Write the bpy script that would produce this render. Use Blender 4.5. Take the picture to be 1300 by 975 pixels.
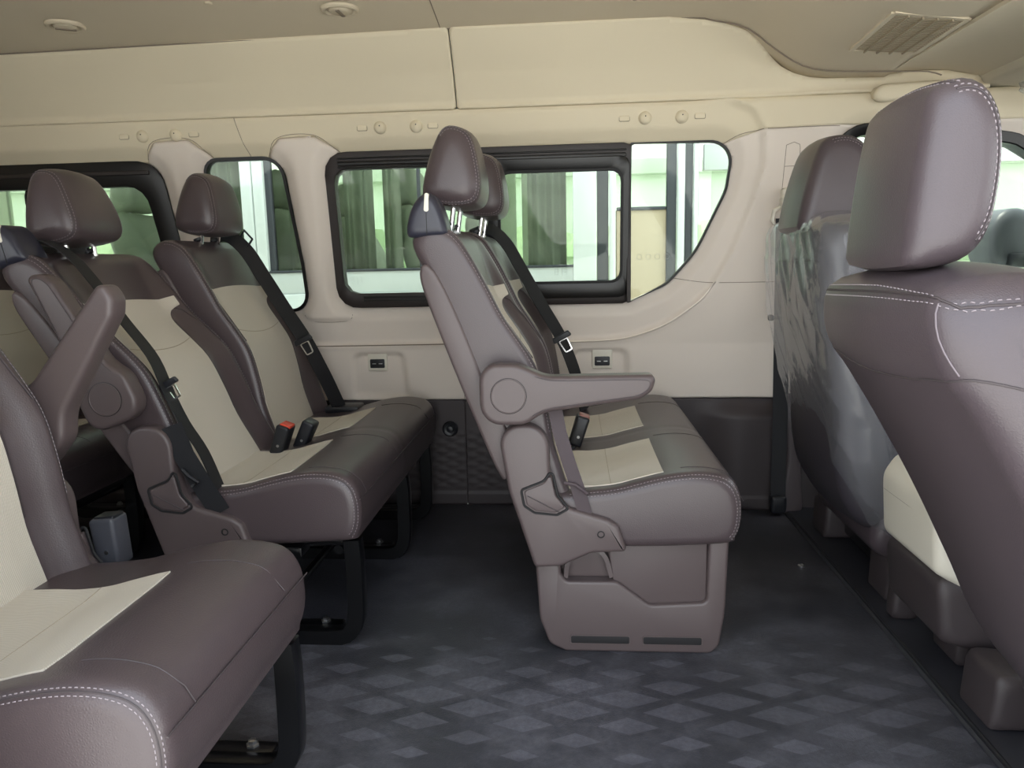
import bpy, bmesh, math, random
import numpy as np
from mathutils import Vector, Matrix
random.seed(4)
for o in list(bpy.data.objects): bpy.data.objects.remove(o)
SC = bpy.context.scene
COL = SC.collection
# ------------------------------------------------------------------ camera
F = 960.0; EYE = 0.9
def camera():
    vx, vy, k = 75.0, 157.5, 0.022
    L = (vx*vx + vy*vy + F*F)/(vx + k*vy)
    dY = Vector((vx, vy, F)).normalized()
    dX = -Vector((vx-L, vy-k*L, F)).normalized()
    dZ = dX.cross(dY)
    if dZ.y < 0: dZ = -dZ
    right = Vector((dX.x, dY.x, dZ.x)); up = Vector((dX.y, dY.y, dZ.y)); fw = Vector((dX.z, dY.z, dZ.z))
    m = Matrix.Identity(4)
    for i in range(3):
        m[i][0] = right[i]; m[i][1] = up[i]; m[i][2] = -fw[i]
    m[0][3], m[1][3], m[2][3] = 0, 0, EYE
    cd = bpy.data.cameras.new('camera'); c = bpy.data.objects.new('camera', cd); COL.objects.link(c)
    c.matrix_world = m
    cd.sensor_fit = 'HORIZONTAL'; cd.sensor_width = 36; cd.lens = F/1300*36
    cd.clip_start = 0.02; cd.clip_end = 200
    SC.camera = c
camera()
# ------------------------------------------------------------------ light
w = bpy.data.worlds.new('sky'); SC.world = w; w.use_nodes = True
wn = w.node_tree.nodes; wl = w.node_tree.links
bg = wn['Background']; bg.inputs[1].default_value = 1.2
tc = wn.new('ShaderNodeTexCoord'); sx = wn.new('ShaderNodeSeparateXYZ'); cr = wn.new('ShaderNodeValToRGB')
wl.new(tc.outputs['Generated'], sx.inputs[0]); wl.new(sx.outputs[2], cr.inputs[0]); wl.new(cr.outputs[0], bg.inputs[0])
cr.color_ramp.elements[0].position = 0.0; cr.color_ramp.elements[0].color = (0.95, 0.97, 0.96, 1)
cr.color_ramp.elements[1].position = 0.6; cr.color_ramp.elements[1].color = (0.80, 0.90, 1.0, 1)
sd = bpy.data.lights.new('sun', 'SUN'); so = bpy.data.objects.new('sun', sd); COL.objects.link(so)
sd.energy = 3.0; sd.angle = math.radians(12); sd.color = (1, .96, .9)
so.rotation_euler = (math.radians(-12), math.radians(-22), 0)
SC.view_settings.view_transform = 'Standard'; SC.view_settings.look = 'None'
SC.view_settings.gamma = 1; SC.view_settings.use_curve_mapping = False
SC.view_settings.exposure = 1.70
# ------------------------------------------------------------------ materials
def lin(c):
    c /= 255.0
    return c/12.92 if c <= .04045 else ((c+.055)/1.055)**2.4
def rgb(h): return (lin(int(h[0:2], 16)), lin(int(h[2:4], 16)), lin(int(h[4:6], 16)), 1)
MATS = {}
def mat(name, hexc, rough=.5, bump=0, bscale=300, var=0, vscale=20, metal=0, kind='noise', coat=0, spec=.5):
    m = bpy.data.materials.new(name); m.use_nodes = True; N = m.node_tree.nodes; L = m.node_tree.links
    p = N['Principled BSDF']; c = rgb(hexc)
    p.inputs['Base Color'].default_value = c; p.inputs['Roughness'].default_value = rough
    p.inputs['Metallic'].default_value = metal; p.inputs['Coat Weight'].default_value = coat
    p.inputs['Specular IOR Level'].default_value = spec
    t = N.new('ShaderNodeTexCoord')
    if var:
        n = N.new('ShaderNodeTexNoise'); n.inputs['Scale'].default_value = vscale; n.inputs['Detail'].default_value = 4
        L.new(t.outputs['Object'], n.inputs['Vector'])
        mx = N.new('ShaderNodeMix'); mx.data_type = 'RGBA'
        mx.inputs[6].default_value = tuple(v*(1-var) for v in c[:3])+(1,); mx.inputs[7].default_value = tuple(min(1, v*(1+var)) for v in c[:3])+(1,)
        L.new(n.outputs['Fac'], mx.inputs[0]); L.new(mx.outputs[2], p.inputs['Base Color'])
    if bump:
        b = N.new('ShaderNodeBump'); b.inputs['Strength'].default_value = bump; b.inputs['Distance'].default_value = .001
        if kind == 'noise':
            n = N.new('ShaderNodeTexNoise'); n.inputs['Scale'].default_value = bscale; n.inputs['Detail'].default_value = 3; o = n.outputs['Fac']
            L.new(t.outputs['Object'], n.inputs['Vector'])
        elif kind == 'vor':
            n = N.new('ShaderNodeTexVoronoi'); n.inputs['Scale'].default_value = bscale; n.feature = 'DISTANCE_TO_EDGE'; o = n.outputs['Distance']
            L.new(t.outputs['Object'], n.inputs['Vector'])
        L.new(o, b.inputs['Height']); L.new(b.outputs['Normal'], p.inputs['Normal'])
    MATS[name] = m; return m
leather = mat('leather', '4a4042', .33, .35, 260, .05, 6, kind='vor')
leather_front = mat('leather_front', '4b4246', .34, .35, 300, .05, 6, kind='vor')
leather_seam = mat('leather_seam', '40383a', .6)
thread = mat('thread', '8f8589', .7)
shellp = mat('seat_plastic', '544949', .40, .25, 700, .03, 5)
dark_gap = mat('dark_gap', '181618', .7)
beige = mat('beige_trim', 'e1d6cb', .55, .2, 500, .025, 3)
beige_roof = mat('beige_roof_side', 'ddd1b7', .6, .3, 600, .025, 3)
headliner = mat('headliner', 'd0c3ab', .9, .5, 500, .05, 4)
seamb = mat('panel_seam', '85786a', .8)
cream_plastic = mat('cream_plastic', 'd8d2c4', .4, .15, 500)
black_frame = mat('black_frame', '0e0c0c', .35, .1, 400)
brown_frame = mat('brown_frame', '2a2322', .5, .1, 400)
rubber = mat('rubber', '0c0c0d', .6)
webbing = mat('webbing', '17171b', .65, .5, 900)
webbing_brown = mat('webbing_brown', '43383c', .65, .5, 900)
metal_black = mat('metal_black', '0b0b0d', .28, .1, 200, coat=.3)
chrome = mat('chrome', 'e8e8e8', .12, metal=1)
steel = mat('steel', 'b8b8ba', .35, metal=1)
black_plastic = mat('black_plastic', '1a1b20', .4, .2, 600)
grey_plastic = mat('grey_plastic', '44454c', .45, .2, 600)
cap_plastic = mat('cap_plastic', '2b2b36', .35, .2, 600)
red_button = mat('red_button', 'd0452c', .4)
dark_trim = mat('dark_trim', '3b3436', .55, .3, 500, .06, 8)
sillm = mat('sill_mat', '2a2a30', .5, .4, 500, .12, 10)
white_paint = mat('white_paint', 'e6eae8', .25, coat=.5)
grey_sill = mat('grey_sill', 'd3d6d4', .4)
tan_panel = mat('tan_panel', 'cbb79c', .6, .1, 200, .05, 6)
van_seat = mat('van_seat_cover', '989b90', .5, .2, 100, .15, 8)
van_inner = mat('van_inner', 'aab59f', .6)
asphalt = mat('ground_concrete', 'cfcdc6', .85, .5, 60, .1, 3)
hedge_m = mat('hedge_green', '97a688', .8, .6, 30, .2, 3)
mark = mat('glass_mark', '8d938c', .6)
carpet = mat('carpet', '3b363a', .95, 1, 500, .25, 200)

def math_node(N, L, op, a, b=None, c=None):
    n = N.new('ShaderNodeMath'); n.operation = op
    for i, v in enumerate((a, b, c)):
        if v is None: continue
        if isinstance(v, (int, float)): n.inputs[i].default_value = v
        else: L.new(v, n.inputs[i])
    return n.outputs[0]
def fabric():
    m = mat('cream_fabric', 'd3c9b4', .8); N = m.node_tree.nodes; L = m.node_tree.links; p = N['Principled BSDF']
    t = N.new('ShaderNodeTexCoord'); wv = N.new('ShaderNodeTexWave'); wv.inputs['Scale'].default_value = 90; wv.inputs['Distortion'].default_value = 6
    wv.bands_direction = 'Y'; wv.inputs['Detail Scale'].default_value = .2
    L.new(t.outputs['Object'], wv.inputs['Vector'])
    mx = N.new('ShaderNodeMix'); mx.data_type = 'RGBA'; mx.inputs[6].default_value = rgb('bdb4a6'); mx.inputs[7].default_value = rgb('d0c8bb')
    L.new(wv.outputs['Fac'], mx.inputs[0]); L.new(mx.outputs[2], p.inputs['Base Color'])
    b = N.new('ShaderNodeBump'); b.inputs['Strength'].default_value = .5; b.inputs['Distance'].default_value = .001
    L.new(wv.outputs['Fac'], b.inputs['Height']); L.new(b.outputs['Normal'], p.inputs['Normal'])
    return m
cream = fabric()

def floor_material():
    m = mat('floor_vinyl', '26262b', .42); N = m.node_tree.nodes; L = m.node_tree.links; p = N['Principled BSDF']
    t = N.new('ShaderNodeTexCoord'); s = N.new('ShaderNodeSeparateXYZ'); L.new(t.outputs['Object'], s.inputs[0])
    X, Y = s.outputs[0], s.outputs[1]
    M = lambda op, a, b=None, c=None: math_node(N, L, op, a, b, c)
    # staggered rhombs, printed; they shrink towards both edges of the band
    u = M('ADD', M('DIVIDE', X, .206), M('DIVIDE', Y, .097)); v = M('SUBTRACT', M('DIVIDE', X, .206), M('DIVIDE', Y, .097))
    du = M('ABSOLUTE', M('SUBTRACT', M('FRACT', u), .5)); dv = M('ABSOLUTE', M('SUBTRACT', M('FRACT', v), .5))
    d = M('MAXIMUM', du, dv)
    size = M('SUBTRACT', .385, M('MULTIPLY', M('ABSOLUTE', M('SUBTRACT', Y, 1.44)), 1.15))
    pat = M('LESS_THAN', d, size)
    nz = N.new('ShaderNodeTexNoise'); nz.inputs['Scale'].default_value = 2.6; nz.inputs['Detail'].default_value = 7; nz.inputs['Roughness'].default_value = .7
    L.new(t.outputs['Object'], nz.inputs['Vector'])
    cr = N.new('ShaderNodeValToRGB'); cr.color_ramp.elements[0].position = .44; cr.color_ramp.elements[1].position = .66
    L.new(nz.outputs['Fac'], cr.inputs[0])
    nf = N.new('ShaderNodeTexNoise'); nf.inputs['Scale'].default_value = 90; nf.inputs['Detail'].default_value = 5
    L.new(t.outputs['Object'], nf.inputs['Vector'])
    wear = M('MULTIPLY', cr.outputs[0], M('MULTIPLY_ADD', nf.outputs['Fac'], 1.2, .1))
    mx = N.new('ShaderNodeMix'); mx.data_type = 'RGBA'; mx.inputs[6].default_value = rgb('36363c'); mx.inputs[7].default_value = rgb('5a5962')
    n3 = N.new('ShaderNodeTexNoise'); n3.inputs['Scale'].default_value = 7; n3.inputs['Detail'].default_value = 8; n3.inputs['Roughness'].default_value = .8
    L.new(t.outputs['Object'], n3.inputs['Vector'])
    L.new(M('MULTIPLY', pat, M('MULTIPLY', M('MULTIPLY_ADD', nf.outputs['Fac'], 1.1, .2), M('MULTIPLY_ADD', n3.outputs['Fac'], 1.9, -.25))), mx.inputs[0])
    mw = N.new('ShaderNodeMix'); mw.data_type = 'RGBA'; mw.inputs[7].default_value = rgb('6c6b74')
    L.new(mx.outputs[2], mw.inputs[6]); L.new(M('MULTIPLY', wear, .75), mw.inputs[0])
    L.new(mw.outputs[2], p.inputs['Base Color'])
    b = N.new('ShaderNodeBump'); b.inputs['Strength'].default_value = .5; b.inputs['Distance'].default_value = .001
    vo = N.new('ShaderNodeTexVoronoi'); vo.inputs['Scale'].default_value = 350; L.new(t.outputs['Object'], vo.inputs['Vector'])
    L.new(vo.outputs['Distance'], b.inputs['Height']); L.new(b.outputs['Normal'], p.inputs['Normal'])
    L.new(M('MULTIPLY_ADD', nz.outputs['Fac'], .35, .3), p.inputs['Roughness'])
    return m
floor_m = floor_material()

def glass(name, tint, refl=.06):
    m = bpy.data.materials.new(name); m.use_nodes = True; N = m.node_tree.nodes; L = m.node_tree.links
    N.remove(N['Principled BSDF']); o = N['Material Output']
    tr = N.new('ShaderNodeBsdfTransparent'); tr.inputs[0].default_value = tint
    gl = N.new('ShaderNodeBsdfGlossy'); gl.inputs['Roughness'].default_value = .02
    fr = N.new('ShaderNodeFresnel'); fr.inputs[0].default_value = 1.35
    mx = N.new('ShaderNodeMixShader'); L.new(fr.outputs[0], mx.inputs[0]); L.new(tr.outputs[0], mx.inputs[1]); L.new(gl.outputs[0], mx.inputs[2])
    L.new(mx.outputs[0], o.inputs[0]); return m
glass_own = glass('window_glass', (.80, .84, .785, 1))
glass_far = glass('van_glass', (.86, .895, .84, 1))
def film():
    m = bpy.data.materials.new('plastic_film'); m.use_nodes = True; N = m.node_tree.nodes; L = m.node_tree.links
    N.remove(N['Principled BSDF']); o = N['Material Output']
    tr = N.new('ShaderNodeBsdfTransparent'); tr.inputs[0].default_value = (.97, .97, .98, 1)
    gl = N.new('ShaderNodeBsdfGlossy'); gl.inputs['Roughness'].default_value = .12
    df = N.new('ShaderNodeBsdfDiffuse'); df.inputs[0].default_value = (.8, .82, .87, 1)
    tl = N.new('ShaderNodeBsdfTranslucent'); tl.inputs[0].default_value = (.8, .82, .87, 1)
    fr = N.new('ShaderNodeFresnel'); fr.inputs[0].default_value = 1.45
    t = N.new('ShaderNodeTexCoord'); mp = N.new('ShaderNodeMapping'); mp.inputs['Scale'].default_value = (9, 9, 4); mp.inputs['Rotation'].default_value = (.5, .3, 0)
    nz = N.new('ShaderNodeTexNoise'); nz.inputs['Scale'].default_value = 2.2; nz.inputs['Detail'].default_value = 5; nz.inputs['Distortion'].default_value = 1.2
    L.new(t.outputs['Object'], mp.inputs[0]); L.new(mp.outputs[0], nz.inputs['Vector'])
    b = N.new('ShaderNodeBump'); b.inputs['Strength'].default_value = .35; b.inputs['Distance'].default_value = .006
    L.new(nz.outputs['Fac'], b.inputs['Height'])
    for s in (gl, fr): L.new(b.outputs['Normal'], s.inputs['Normal'])
    a1 = N.new('ShaderNodeMixShader'); a1.inputs[0].default_value = .10; L.new(tr.outputs[0], a1.inputs[1]); L.new(df.outputs[0], a1.inputs[2])
    a2 = N.new('ShaderNodeMixShader'); a2.inputs[0].default_value = .02; L.new(a1.outputs[0], a2.inputs[1]); L.new(tl.outputs[0], a2.inputs[2])
    lim = math_node(N, L, 'MULTIPLY', fr.outputs[0], .7); lim = math_node(N, L, 'MINIMUM', lim, .30)
    mx = N.new('ShaderNodeMixShader'); L.new(lim, mx.inputs[0]); L.new(a2.outputs[0], mx.inputs[1]); L.new(gl.outputs[0], mx.inputs[2])
    L.new(mx.outputs[0], o.inputs[0]); return m
film_m = film()
# ------------------------------------------------------------------ mesh helpers
WL = {}                                     # world origin of each object made
class MB:
    def __init__(s): s.v = []; s.f = []
    def add(s, v, f):
        b = len(s.v); s.v += [tuple(p) for p in v]; s.f += [tuple(i+b for i in q) for q in f]; return s
    def build(s, name, m, parent=None, angle=35, recalc=True, at=None, kind=None, xf=None):
        vs = s.v if xf is None else [xf(p) for p in s.v]
        L = WL[parent.name] if parent else (at or (0, 0, 0))
        vs = [(p[0]-L[0], p[1]-L[1], p[2]-L[2]) for p in vs]
        me = bpy.data.meshes.new(name); me.from_pydata(vs, [], s.f); me.materials.append(m)
        if recalc:
            b = bmesh.new(); b.from_mesh(me); bmesh.ops.remove_doubles(b, verts=b.verts, dist=1e-6); bmesh.ops.recalc_face_normals(b, faces=b.faces); b.to_mesh(me); b.free()
        me.polygons.foreach_set('use_smooth', [True]*len(me.polygons)); me.set_sharp_from_angle(angle=math.radians(angle))
        o = bpy.data.objects.new(name, me); COL.objects.link(o)
        if parent: o.parent = parent
        else: o.location = L
        WL[o.name] = L
        if kind: o['kind'] = kind
        return o
def tag(o, label, cat, group=None):
    o['label'] = label; o['category'] = cat
    if group: o['group'] = group
    return o
def thing(name, loc, label, cat, group=None):
    o = bpy.data.objects.new(name, None); COL.objects.link(o); o.location = loc; o.empty_display_size = .05
    WL[o.name] = tuple(loc); return tag(o, label, cat, group)
def area2(p): return sum(p[i][0]*p[(i+1) % len(p)][1]-p[(i+1) % len(p)][0]*p[i][1] for i in range(len(p)))
def fillet(pts, r, seg=5):
    n = len(pts); out = []
    rs = r if isinstance(r, (list, tuple)) else [r]*n
    for i in range(n):
        p = Vector(pts[i]); a = Vector(pts[i-1])-p; b = Vector(pts[(i+1) % n])-p
        la, lb = a.length, b.length; a.normalize(); b.normalize()
        ang = a.angle(b) if la > 0 and lb > 0 else math.pi
        if rs[i] <= 0 or ang > 3.05: out.append(tuple(p)); continue
        d = min(rs[i]/math.tan(ang/2), la*.48, lb*.48); rr = d*math.tan(ang/2)
        c = p+(a+b).normalized()*(rr/math.sin(ang/2))
        s = p+a*d-c; e = p+b*d-c
        tot = s.angle(e); cross = s.x*e.y-s.y*e.x; sg = 1 if cross > 0 else -1
        for k in range(seg+1):
            t = tot*k/seg*sg
            out.append((c.x+s.x*math.cos(t)-s.y*math.sin(t), c.y+s.x*math.sin(t)+s.y*math.cos(t)))
    return out
def resample(loop, step):
    out = []; n = len(loop)
    for i in range(n):
        a, b = loop[i], loop[(i+1) % n]; d = math.dist(a, b)
        if d < 1e-6: continue
        k = max(1, int(math.ceil(d/step)))
        for j in range(k): out.append((a[0]+(b[0]-a[0])*j/k, a[1]+(b[1]-a[1])*j/k))
    return out
def resampleN(loop, n, start=0.0):
    P = loop+[loop[0]]; ds = [0]
    for i in range(len(loop)): ds.append(ds[-1]+math.dist(P[i], P[i+1]))
    T = ds[-1]; out = []; j = 0
    for k in range(n):
        s = (start+k/n) % 1*T
        j = next(i for i in range(len(loop)) if ds[i+1] >= s-1e-12)
        t = (s-ds[j])/max(1e-9, ds[j+1]-ds[j]); out.append((P[j][0]+(P[j+1][0]-P[j][0])*t, P[j][1]+(P[j+1][1]-P[j][1])*t))
    return out
def smooth_closed(pts, step=.012):
    """Catmull-Rom through closed control points"""
    n = len(pts); out = []
    for i in range(n):
        p0, p1, p2, p3 = (np.array(pts[(i+k-1) % n]) for k in range(4))
        m = max(2, int(math.dist(p1, p2)/step))
        for j in range(m):
            t = j/m
            out.append(tuple(.5*((2*p1)+(-p0+p2)*t+(2*p0-5*p1+4*p2-p3)*t*t+(-p0+3*p1-3*p2+p3)*t**3)))
    return out
def smooth_open(pts, step=.01):
    P = [np.array(p, float) for p in pts]; P = [2*P[0]-P[1]]+P+[2*P[-1]-P[-2]]; out = []
    for i in range(1, len(P)-2):
        p0, p1, p2, p3 = P[i-1:i+3]; m = max(2, int(np.linalg.norm(p2-p1)/step))
        for j in range(m):
            t = j/m; out.append(tuple(.5*((2*p1)+(-p0+p2)*t+(2*p0-5*p1+4*p2-p3)*t*t+(-p0+3*p1-3*p2+p3)*t**3)))
    out.append(tuple(P[-2])); return out
def inward(loop):
    s = 1 if area2(loop) > 0 else -1; n = len(loop); N = []
    for i in range(n):
        a, b = loop[i-1], loop[(i+1) % n]; dx, dz = b[0]-a[0], b[1]-a[1]; l = math.hypot(dx, dz) or 1
        N.append((-dz/l*s, dx/l*s))
    return N
_INS = {}
def insets(loop):
    """progressive inward offsets every 2 mm, relaxed so tight corners never cross"""
    key = tuple(loop)
    if key not in _INS:
        P = np.array(loop, float); L = [P.copy()]; s = 1 if area2(loop) > 0 else -1
        for k in range(44):
            for _q in range(8):
                a = np.roll(P, 1, 0); b = np.roll(P, -1, 0); t = b-a; l = np.hypot(t[:, 0], t[:, 1])[:, None]+1e-9; t = t/l
                P = P+np.stack([-t[:, 1], t[:, 0]], 1)*s*.00025
                a = np.roll(P, 1, 0); b = np.roll(P, -1, 0); m = (a+b)/2-P; l2 = np.hypot(*(b-a).T)[:, None]+1e-9; t = (b-a)/l2
                P = P+t*(m*t).sum(1)[:, None]*.5+(m-t*(m*t).sum(1)[:, None])*.05
            L.append(P.copy())
        _INS[key] = L
    return _INS[key]
def inset_g(loop, d):
    L = insets(loop); k = min(len(L)-2, int(d/.002)); t = d/.002-k
    return [tuple(p) for p in L[k]*(1-t)+L[k+1]*t]
def prism(loop, y0, y1, r=.004, seg=3, ny=1, disp=None, mb=None, r1=None):
    """closed XZ loop swept along Y with rounded ends"""
    mb = mb or MB(); N = inward(loop); n = len(loop); rings = []
    r1 = r if r1 is None else r1
    for i in range(seg+1):
        a = math.pi/2*i/seg; rings.append((y0+r*(1-math.cos(a)), r*(1-math.sin(a))))
    for i in range(1, ny): rings.append((y0+r+(y1-y0-r-r1)*i/ny, 0))
    for i in range(seg+1):
        a = math.pi/2*(1-i/seg); rings.append((y1-r1*(1-math.cos(a)), r1*(1-math.sin(a))))
    V = []
    big = r >= .012
    for y, off in rings:
        lp = loop if off <= 1e-6 else (inset_g(loop, off) if big else [(x+nx*off, z+nz*off) for (x, z), (nx, nz) in zip(loop, N)])
        for (x, z), (ox, oz), (nx, nz) in zip(lp, loop, N):
            d = disp(ox, oz, y) if disp else 0
            V.append((x+nx*d, y, z+nz*d))
    Fc = []
    for k in range(len(rings)-1):
        for i in range(n):
            j = (i+1) % n; Fc.append((k*n+i, k*n+j, (k+1)*n+j, (k+1)*n+i))
    Fc.append(tuple(range(n))); Fc.append(tuple((len(rings)-1)*n+i for i in range(n)))
    return mb.add(V, Fc)
def box(x0, x1, y0, y1, z0, z1, r=.004, seg=2, mb=None):
    r = min(r, (x1-x0)*.45, (z1-z0)*.45, (y1-y0)*.45)
    return prism(fillet([(x0, z0), (x1, z0), (x1, z1), (x0, z1)], r, max(2, seg)), y0, y1, r*.95, seg, mb=mb)
def frame_vectors(path, up):
    T = []
    for i in range(len(path)):
        a = Vector(path[max(0, i-1)]); b = Vector(path[min(len(path)-1, i+1)]); T.append((b-a).normalized())
    out = []
    for t in T:
        s = t.cross(Vector(up)); s = s.normalized() if s.length > 1e-4 else Vector((1, 0, 0)); out.append((t, s, s.cross(t)))
    return out
def sweep(path, sec, up=(0, 0, 1), mb=None, closed=False, caps=True):
    """section points (a,b): a along side, b along up"""
    mb = mb or MB(); n = len(sec); V = []; P = [Vector(p) for p in path]
    if closed:
        fr = []
        for i in range(len(P)):
            t = (P[(i+1) % len(P)]-P[i-1]).normalized(); s = t.cross(Vector(up)); s = s.normalized() if s.length > 1e-4 else Vector((1, 0, 0)); fr.append((t, s, s.cross(t)))
    else: fr = frame_vectors(path, up)
    for p, (t, s, u) in zip(P, fr):
        for a, b in sec: V.append(p+s*a+u*b)
    m = len(P); Fc = []
    for k in range(m if closed else m-1):
        for i in range(n):
            j = (i+1) % n; k2 = (k+1) % m; Fc.append((k*n+i, k*n+j, k2*n+j, k2*n+i))
    if caps and not closed: Fc += [tuple(range(n)), tuple((m-1)*n+i for i in range(n))]
    return mb.add(V, Fc)
def circ(r, n=8): return [(r*math.cos(2*math.pi*i/n), r*math.sin(2*math.pi*i/n)) for i in range(n)]
def rect(w, h): return [(-w/2, -h/2), (w/2, -h/2), (w/2, h/2), (-w/2, h/2)]
def tube(path, r, n=8, mb=None, closed=False, up=(0.03, .02, 1)): return sweep(path, circ(r, n), up, mb, closed)
def lathe(prof, axis='z', at=(0, 0, 0), n=24, mb=None):
    mb = mb or MB(); V = []; k = len(prof)
    for i in range(n):
        c, s = math.cos(2*math.pi*i/n), math.sin(2*math.pi*i/n)
        for r, h in prof:
            if axis == 'z': p = (r*c, r*s, h)
            elif axis == 'y': p = (r*c, h, r*s)
            else: p = (h, r*c, r*s)
            V.append((p[0]+at[0], p[1]+at[1], p[2]+at[2]))
    Fc = [(i*k+j, ((i+1) % n)*k+j, ((i+1) % n)*k+j+1, i*k+j+1) for i in range(n) for j in range(k-1)]
    return mb.add(V, Fc)
def ring_mb(outer, inner, f0, f1, n=96, mb=None):
    """band between two XZ loops; f0/f1 give the Y of near and far faces"""
    mb = mb or MB()
    def al(loop):
        if area2(loop) < 0: loop = loop[::-1]
        L = resampleN(loop, 400); cx = (min(p[0] for p in L)+max(p[0] for p in L))/2; cz = (min(p[1] for p in L)+max(p[1] for p in L))/2
        wx = max(p[0] for p in L)-cx; wz = max(p[1] for p in L)-cz
        k = min(range(400), key=lambda i: abs(math.atan2((L[i][1]-cz)/wz, (L[i][0]-cx)/wx)+math.pi*.75))
        return resampleN(loop, n, k/400)
    o = al(outer); i_ = al(inner); V = []
    for x, z in o: V.append((x, f1(x, z), z))
    for x, z in o: V.append((x, f0(x, z)+.002, z))
    for k in range(n):
        x, z = o[k][0]*.93+i_[k][0]*.07, o[k][1]*.93+i_[k][1]*.07; V.append((x, f0(x, z), z))
    for k in range(n):
        x, z = o[k][0]*.1+i_[k][0]*.9, o[k][1]*.1+i_[k][1]*.9; V.append((x, f0(x, z), z))
    for x, z in i_: V.append((x, f0(x, z)+.003, z))
    for x, z in i_: V.append((x, f1(x, z), z))
    Fc = []
    for a in range(5):
        for k in range(n):
            j = (k+1) % n; Fc.append((a*n+k, a*n+j, (a+1)*n+j, (a+1)*n+k))
    for k in range(n):
        j = (k+1) % n; Fc.append((5*n+k, 5*n+j, j, k))
    return mb.add(V, Fc)
def stitches(path, normals, mb=None, ln=.0045, gap=.0030, w=.0013, h=.0009):
    """thread dashes along a 3-D path; normals = one vector or list"""
    mb = mb or MB(); P = [Vector(p) for p in path]; acc = 0; nxt = 0; i = 0
    ds = [0]
    for a, b in zip(P, P[1:]): ds.append(ds[-1]+(b-a).length)
    s = 0
    while s+ln < ds[-1]:
        while i < len(P)-2 and ds[i+1] < s: i += 1
        t = (s-ds[i])/max(1e-9, ds[i+1]-ds[i]); p = P[i].lerp(P[i+1], t); d = (P[i+1]-P[i]).normalized()
        nn = Vector(normals[i] if isinstance(normals, list) else normals).normalized(); sd = d.cross(nn).normalized()*w/2; nn = nn*h
        q = p+d*ln; c = (p+q)/2
        V = [p-sd-nn, p+sd-nn, q+sd-nn, q-sd-nn, p+d*ln*.2-sd*.7+nn, p+d*ln*.2+sd*.7+nn, q-d*ln*.2+sd*.7+nn, q-d*ln*.2-sd*.7+nn]
        mb.add(V, [(0, 1, 2, 3), (4, 5, 6, 7), (0, 1, 5, 4), (1, 2, 6, 5), (2, 3, 7, 6), (3, 0, 4, 7)])
        s += ln+gap
    return mb
def sstep(a, b, x):
    t = np.clip((x-a)/(b-a), 0, 1); return t*t*(3-2*t)
def sdpoly(X, Z, poly):
    """signed distance, negative inside"""
    P = np.stack([X, Z], -1); d = np.full(X.shape, 1e9); s = np.ones(X.shape); n = len(poly)
    for i in range(n):
        a = np.array(poly[i]); b = np.array(poly[i-1]); e = b-a; wv = P-a
        l2 = e.dot(e)
        if l2 < 1e-12: continue
        t = np.clip((wv@e)/l2, 0, 1); q = wv-t[..., None]*e; d = np.minimum(d, (q**2).sum(-1))
        c1 = P[..., 1] >= a[1]; c2 = P[..., 1] < b[1]; c3 = e[0]*wv[..., 1] > e[1]*wv[..., 0]
        flip = (c1 & c2 & c3) | (~c1 & ~c2 & ~c3); s = np.where(flip, -s, s)
    return s*np.sqrt(d)
def field_panel(name, m, bounds, phi, yfn, hx=.01, hz=.008, parent=None, thick=.012, at=None):
    """height-field trim panel Y=yfn(X,Z) kept where phi<0, its border snapped to phi=0"""
    x0, x1, z0, z1 = bounds; nx = int((x1-x0)/hx)+1; nz = int((z1-z0)/hz)+1
    xs = np.linspace(x0, x1, nx); zs = np.linspace(z0, z1, nz); X, Z = np.meshgrid(xs, zs, indexing='ij')
    p = phi(X, Z); c = (p[:-1, :-1]+p[1:, :-1]+p[:-1, 1:]+p[1:, 1:])/4; keep = c < 0
    kp = np.pad(keep, 1); cnt = kp[:-1, :-1].astype(int)+kp[1:, :-1]+kp[:-1, 1:]+kp[1:, 1:]
    bd = (cnt > 0) & (cnt < 4)
    for _ in range(3):
        pb = phi(X[bd], Z[bd]); e = 1e-4
        gx = (phi(X[bd]+e, Z[bd])-pb)/e; gz = (phi(X[bd], Z[bd]+e)-pb)/e; g2 = np.maximum(gx*gx+gz*gz, .3)
        st = np.clip(pb, -.012, .012)
        X[bd] -= st*gx/g2; Z[bd] -= st*gz/g2
    Y = yfn(X, Z); used = cnt > 0; idx = -np.ones(X.shape, int); idx[used] = np.arange(used.sum())
    V = np.stack([X[used], Y[used], Z[used]], -1)
    I, J = np.nonzero(keep)
    Fc = np.stack([idx[I, J], idx[I+1, J], idx[I+1, J+1], idx[I, J+1]], -1)
    mb = MB(); mb.v = [tuple(r) for r in V.tolist()]; mb.f = [tuple(r) for r in Fc.tolist()]
    o = mb.build(name, m, parent, 50, recalc=False, at=at)
    s = o.modifiers.new('thickness', 'SOLIDIFY'); s.thickness = thick; s.offset = -1
    return o
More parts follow.
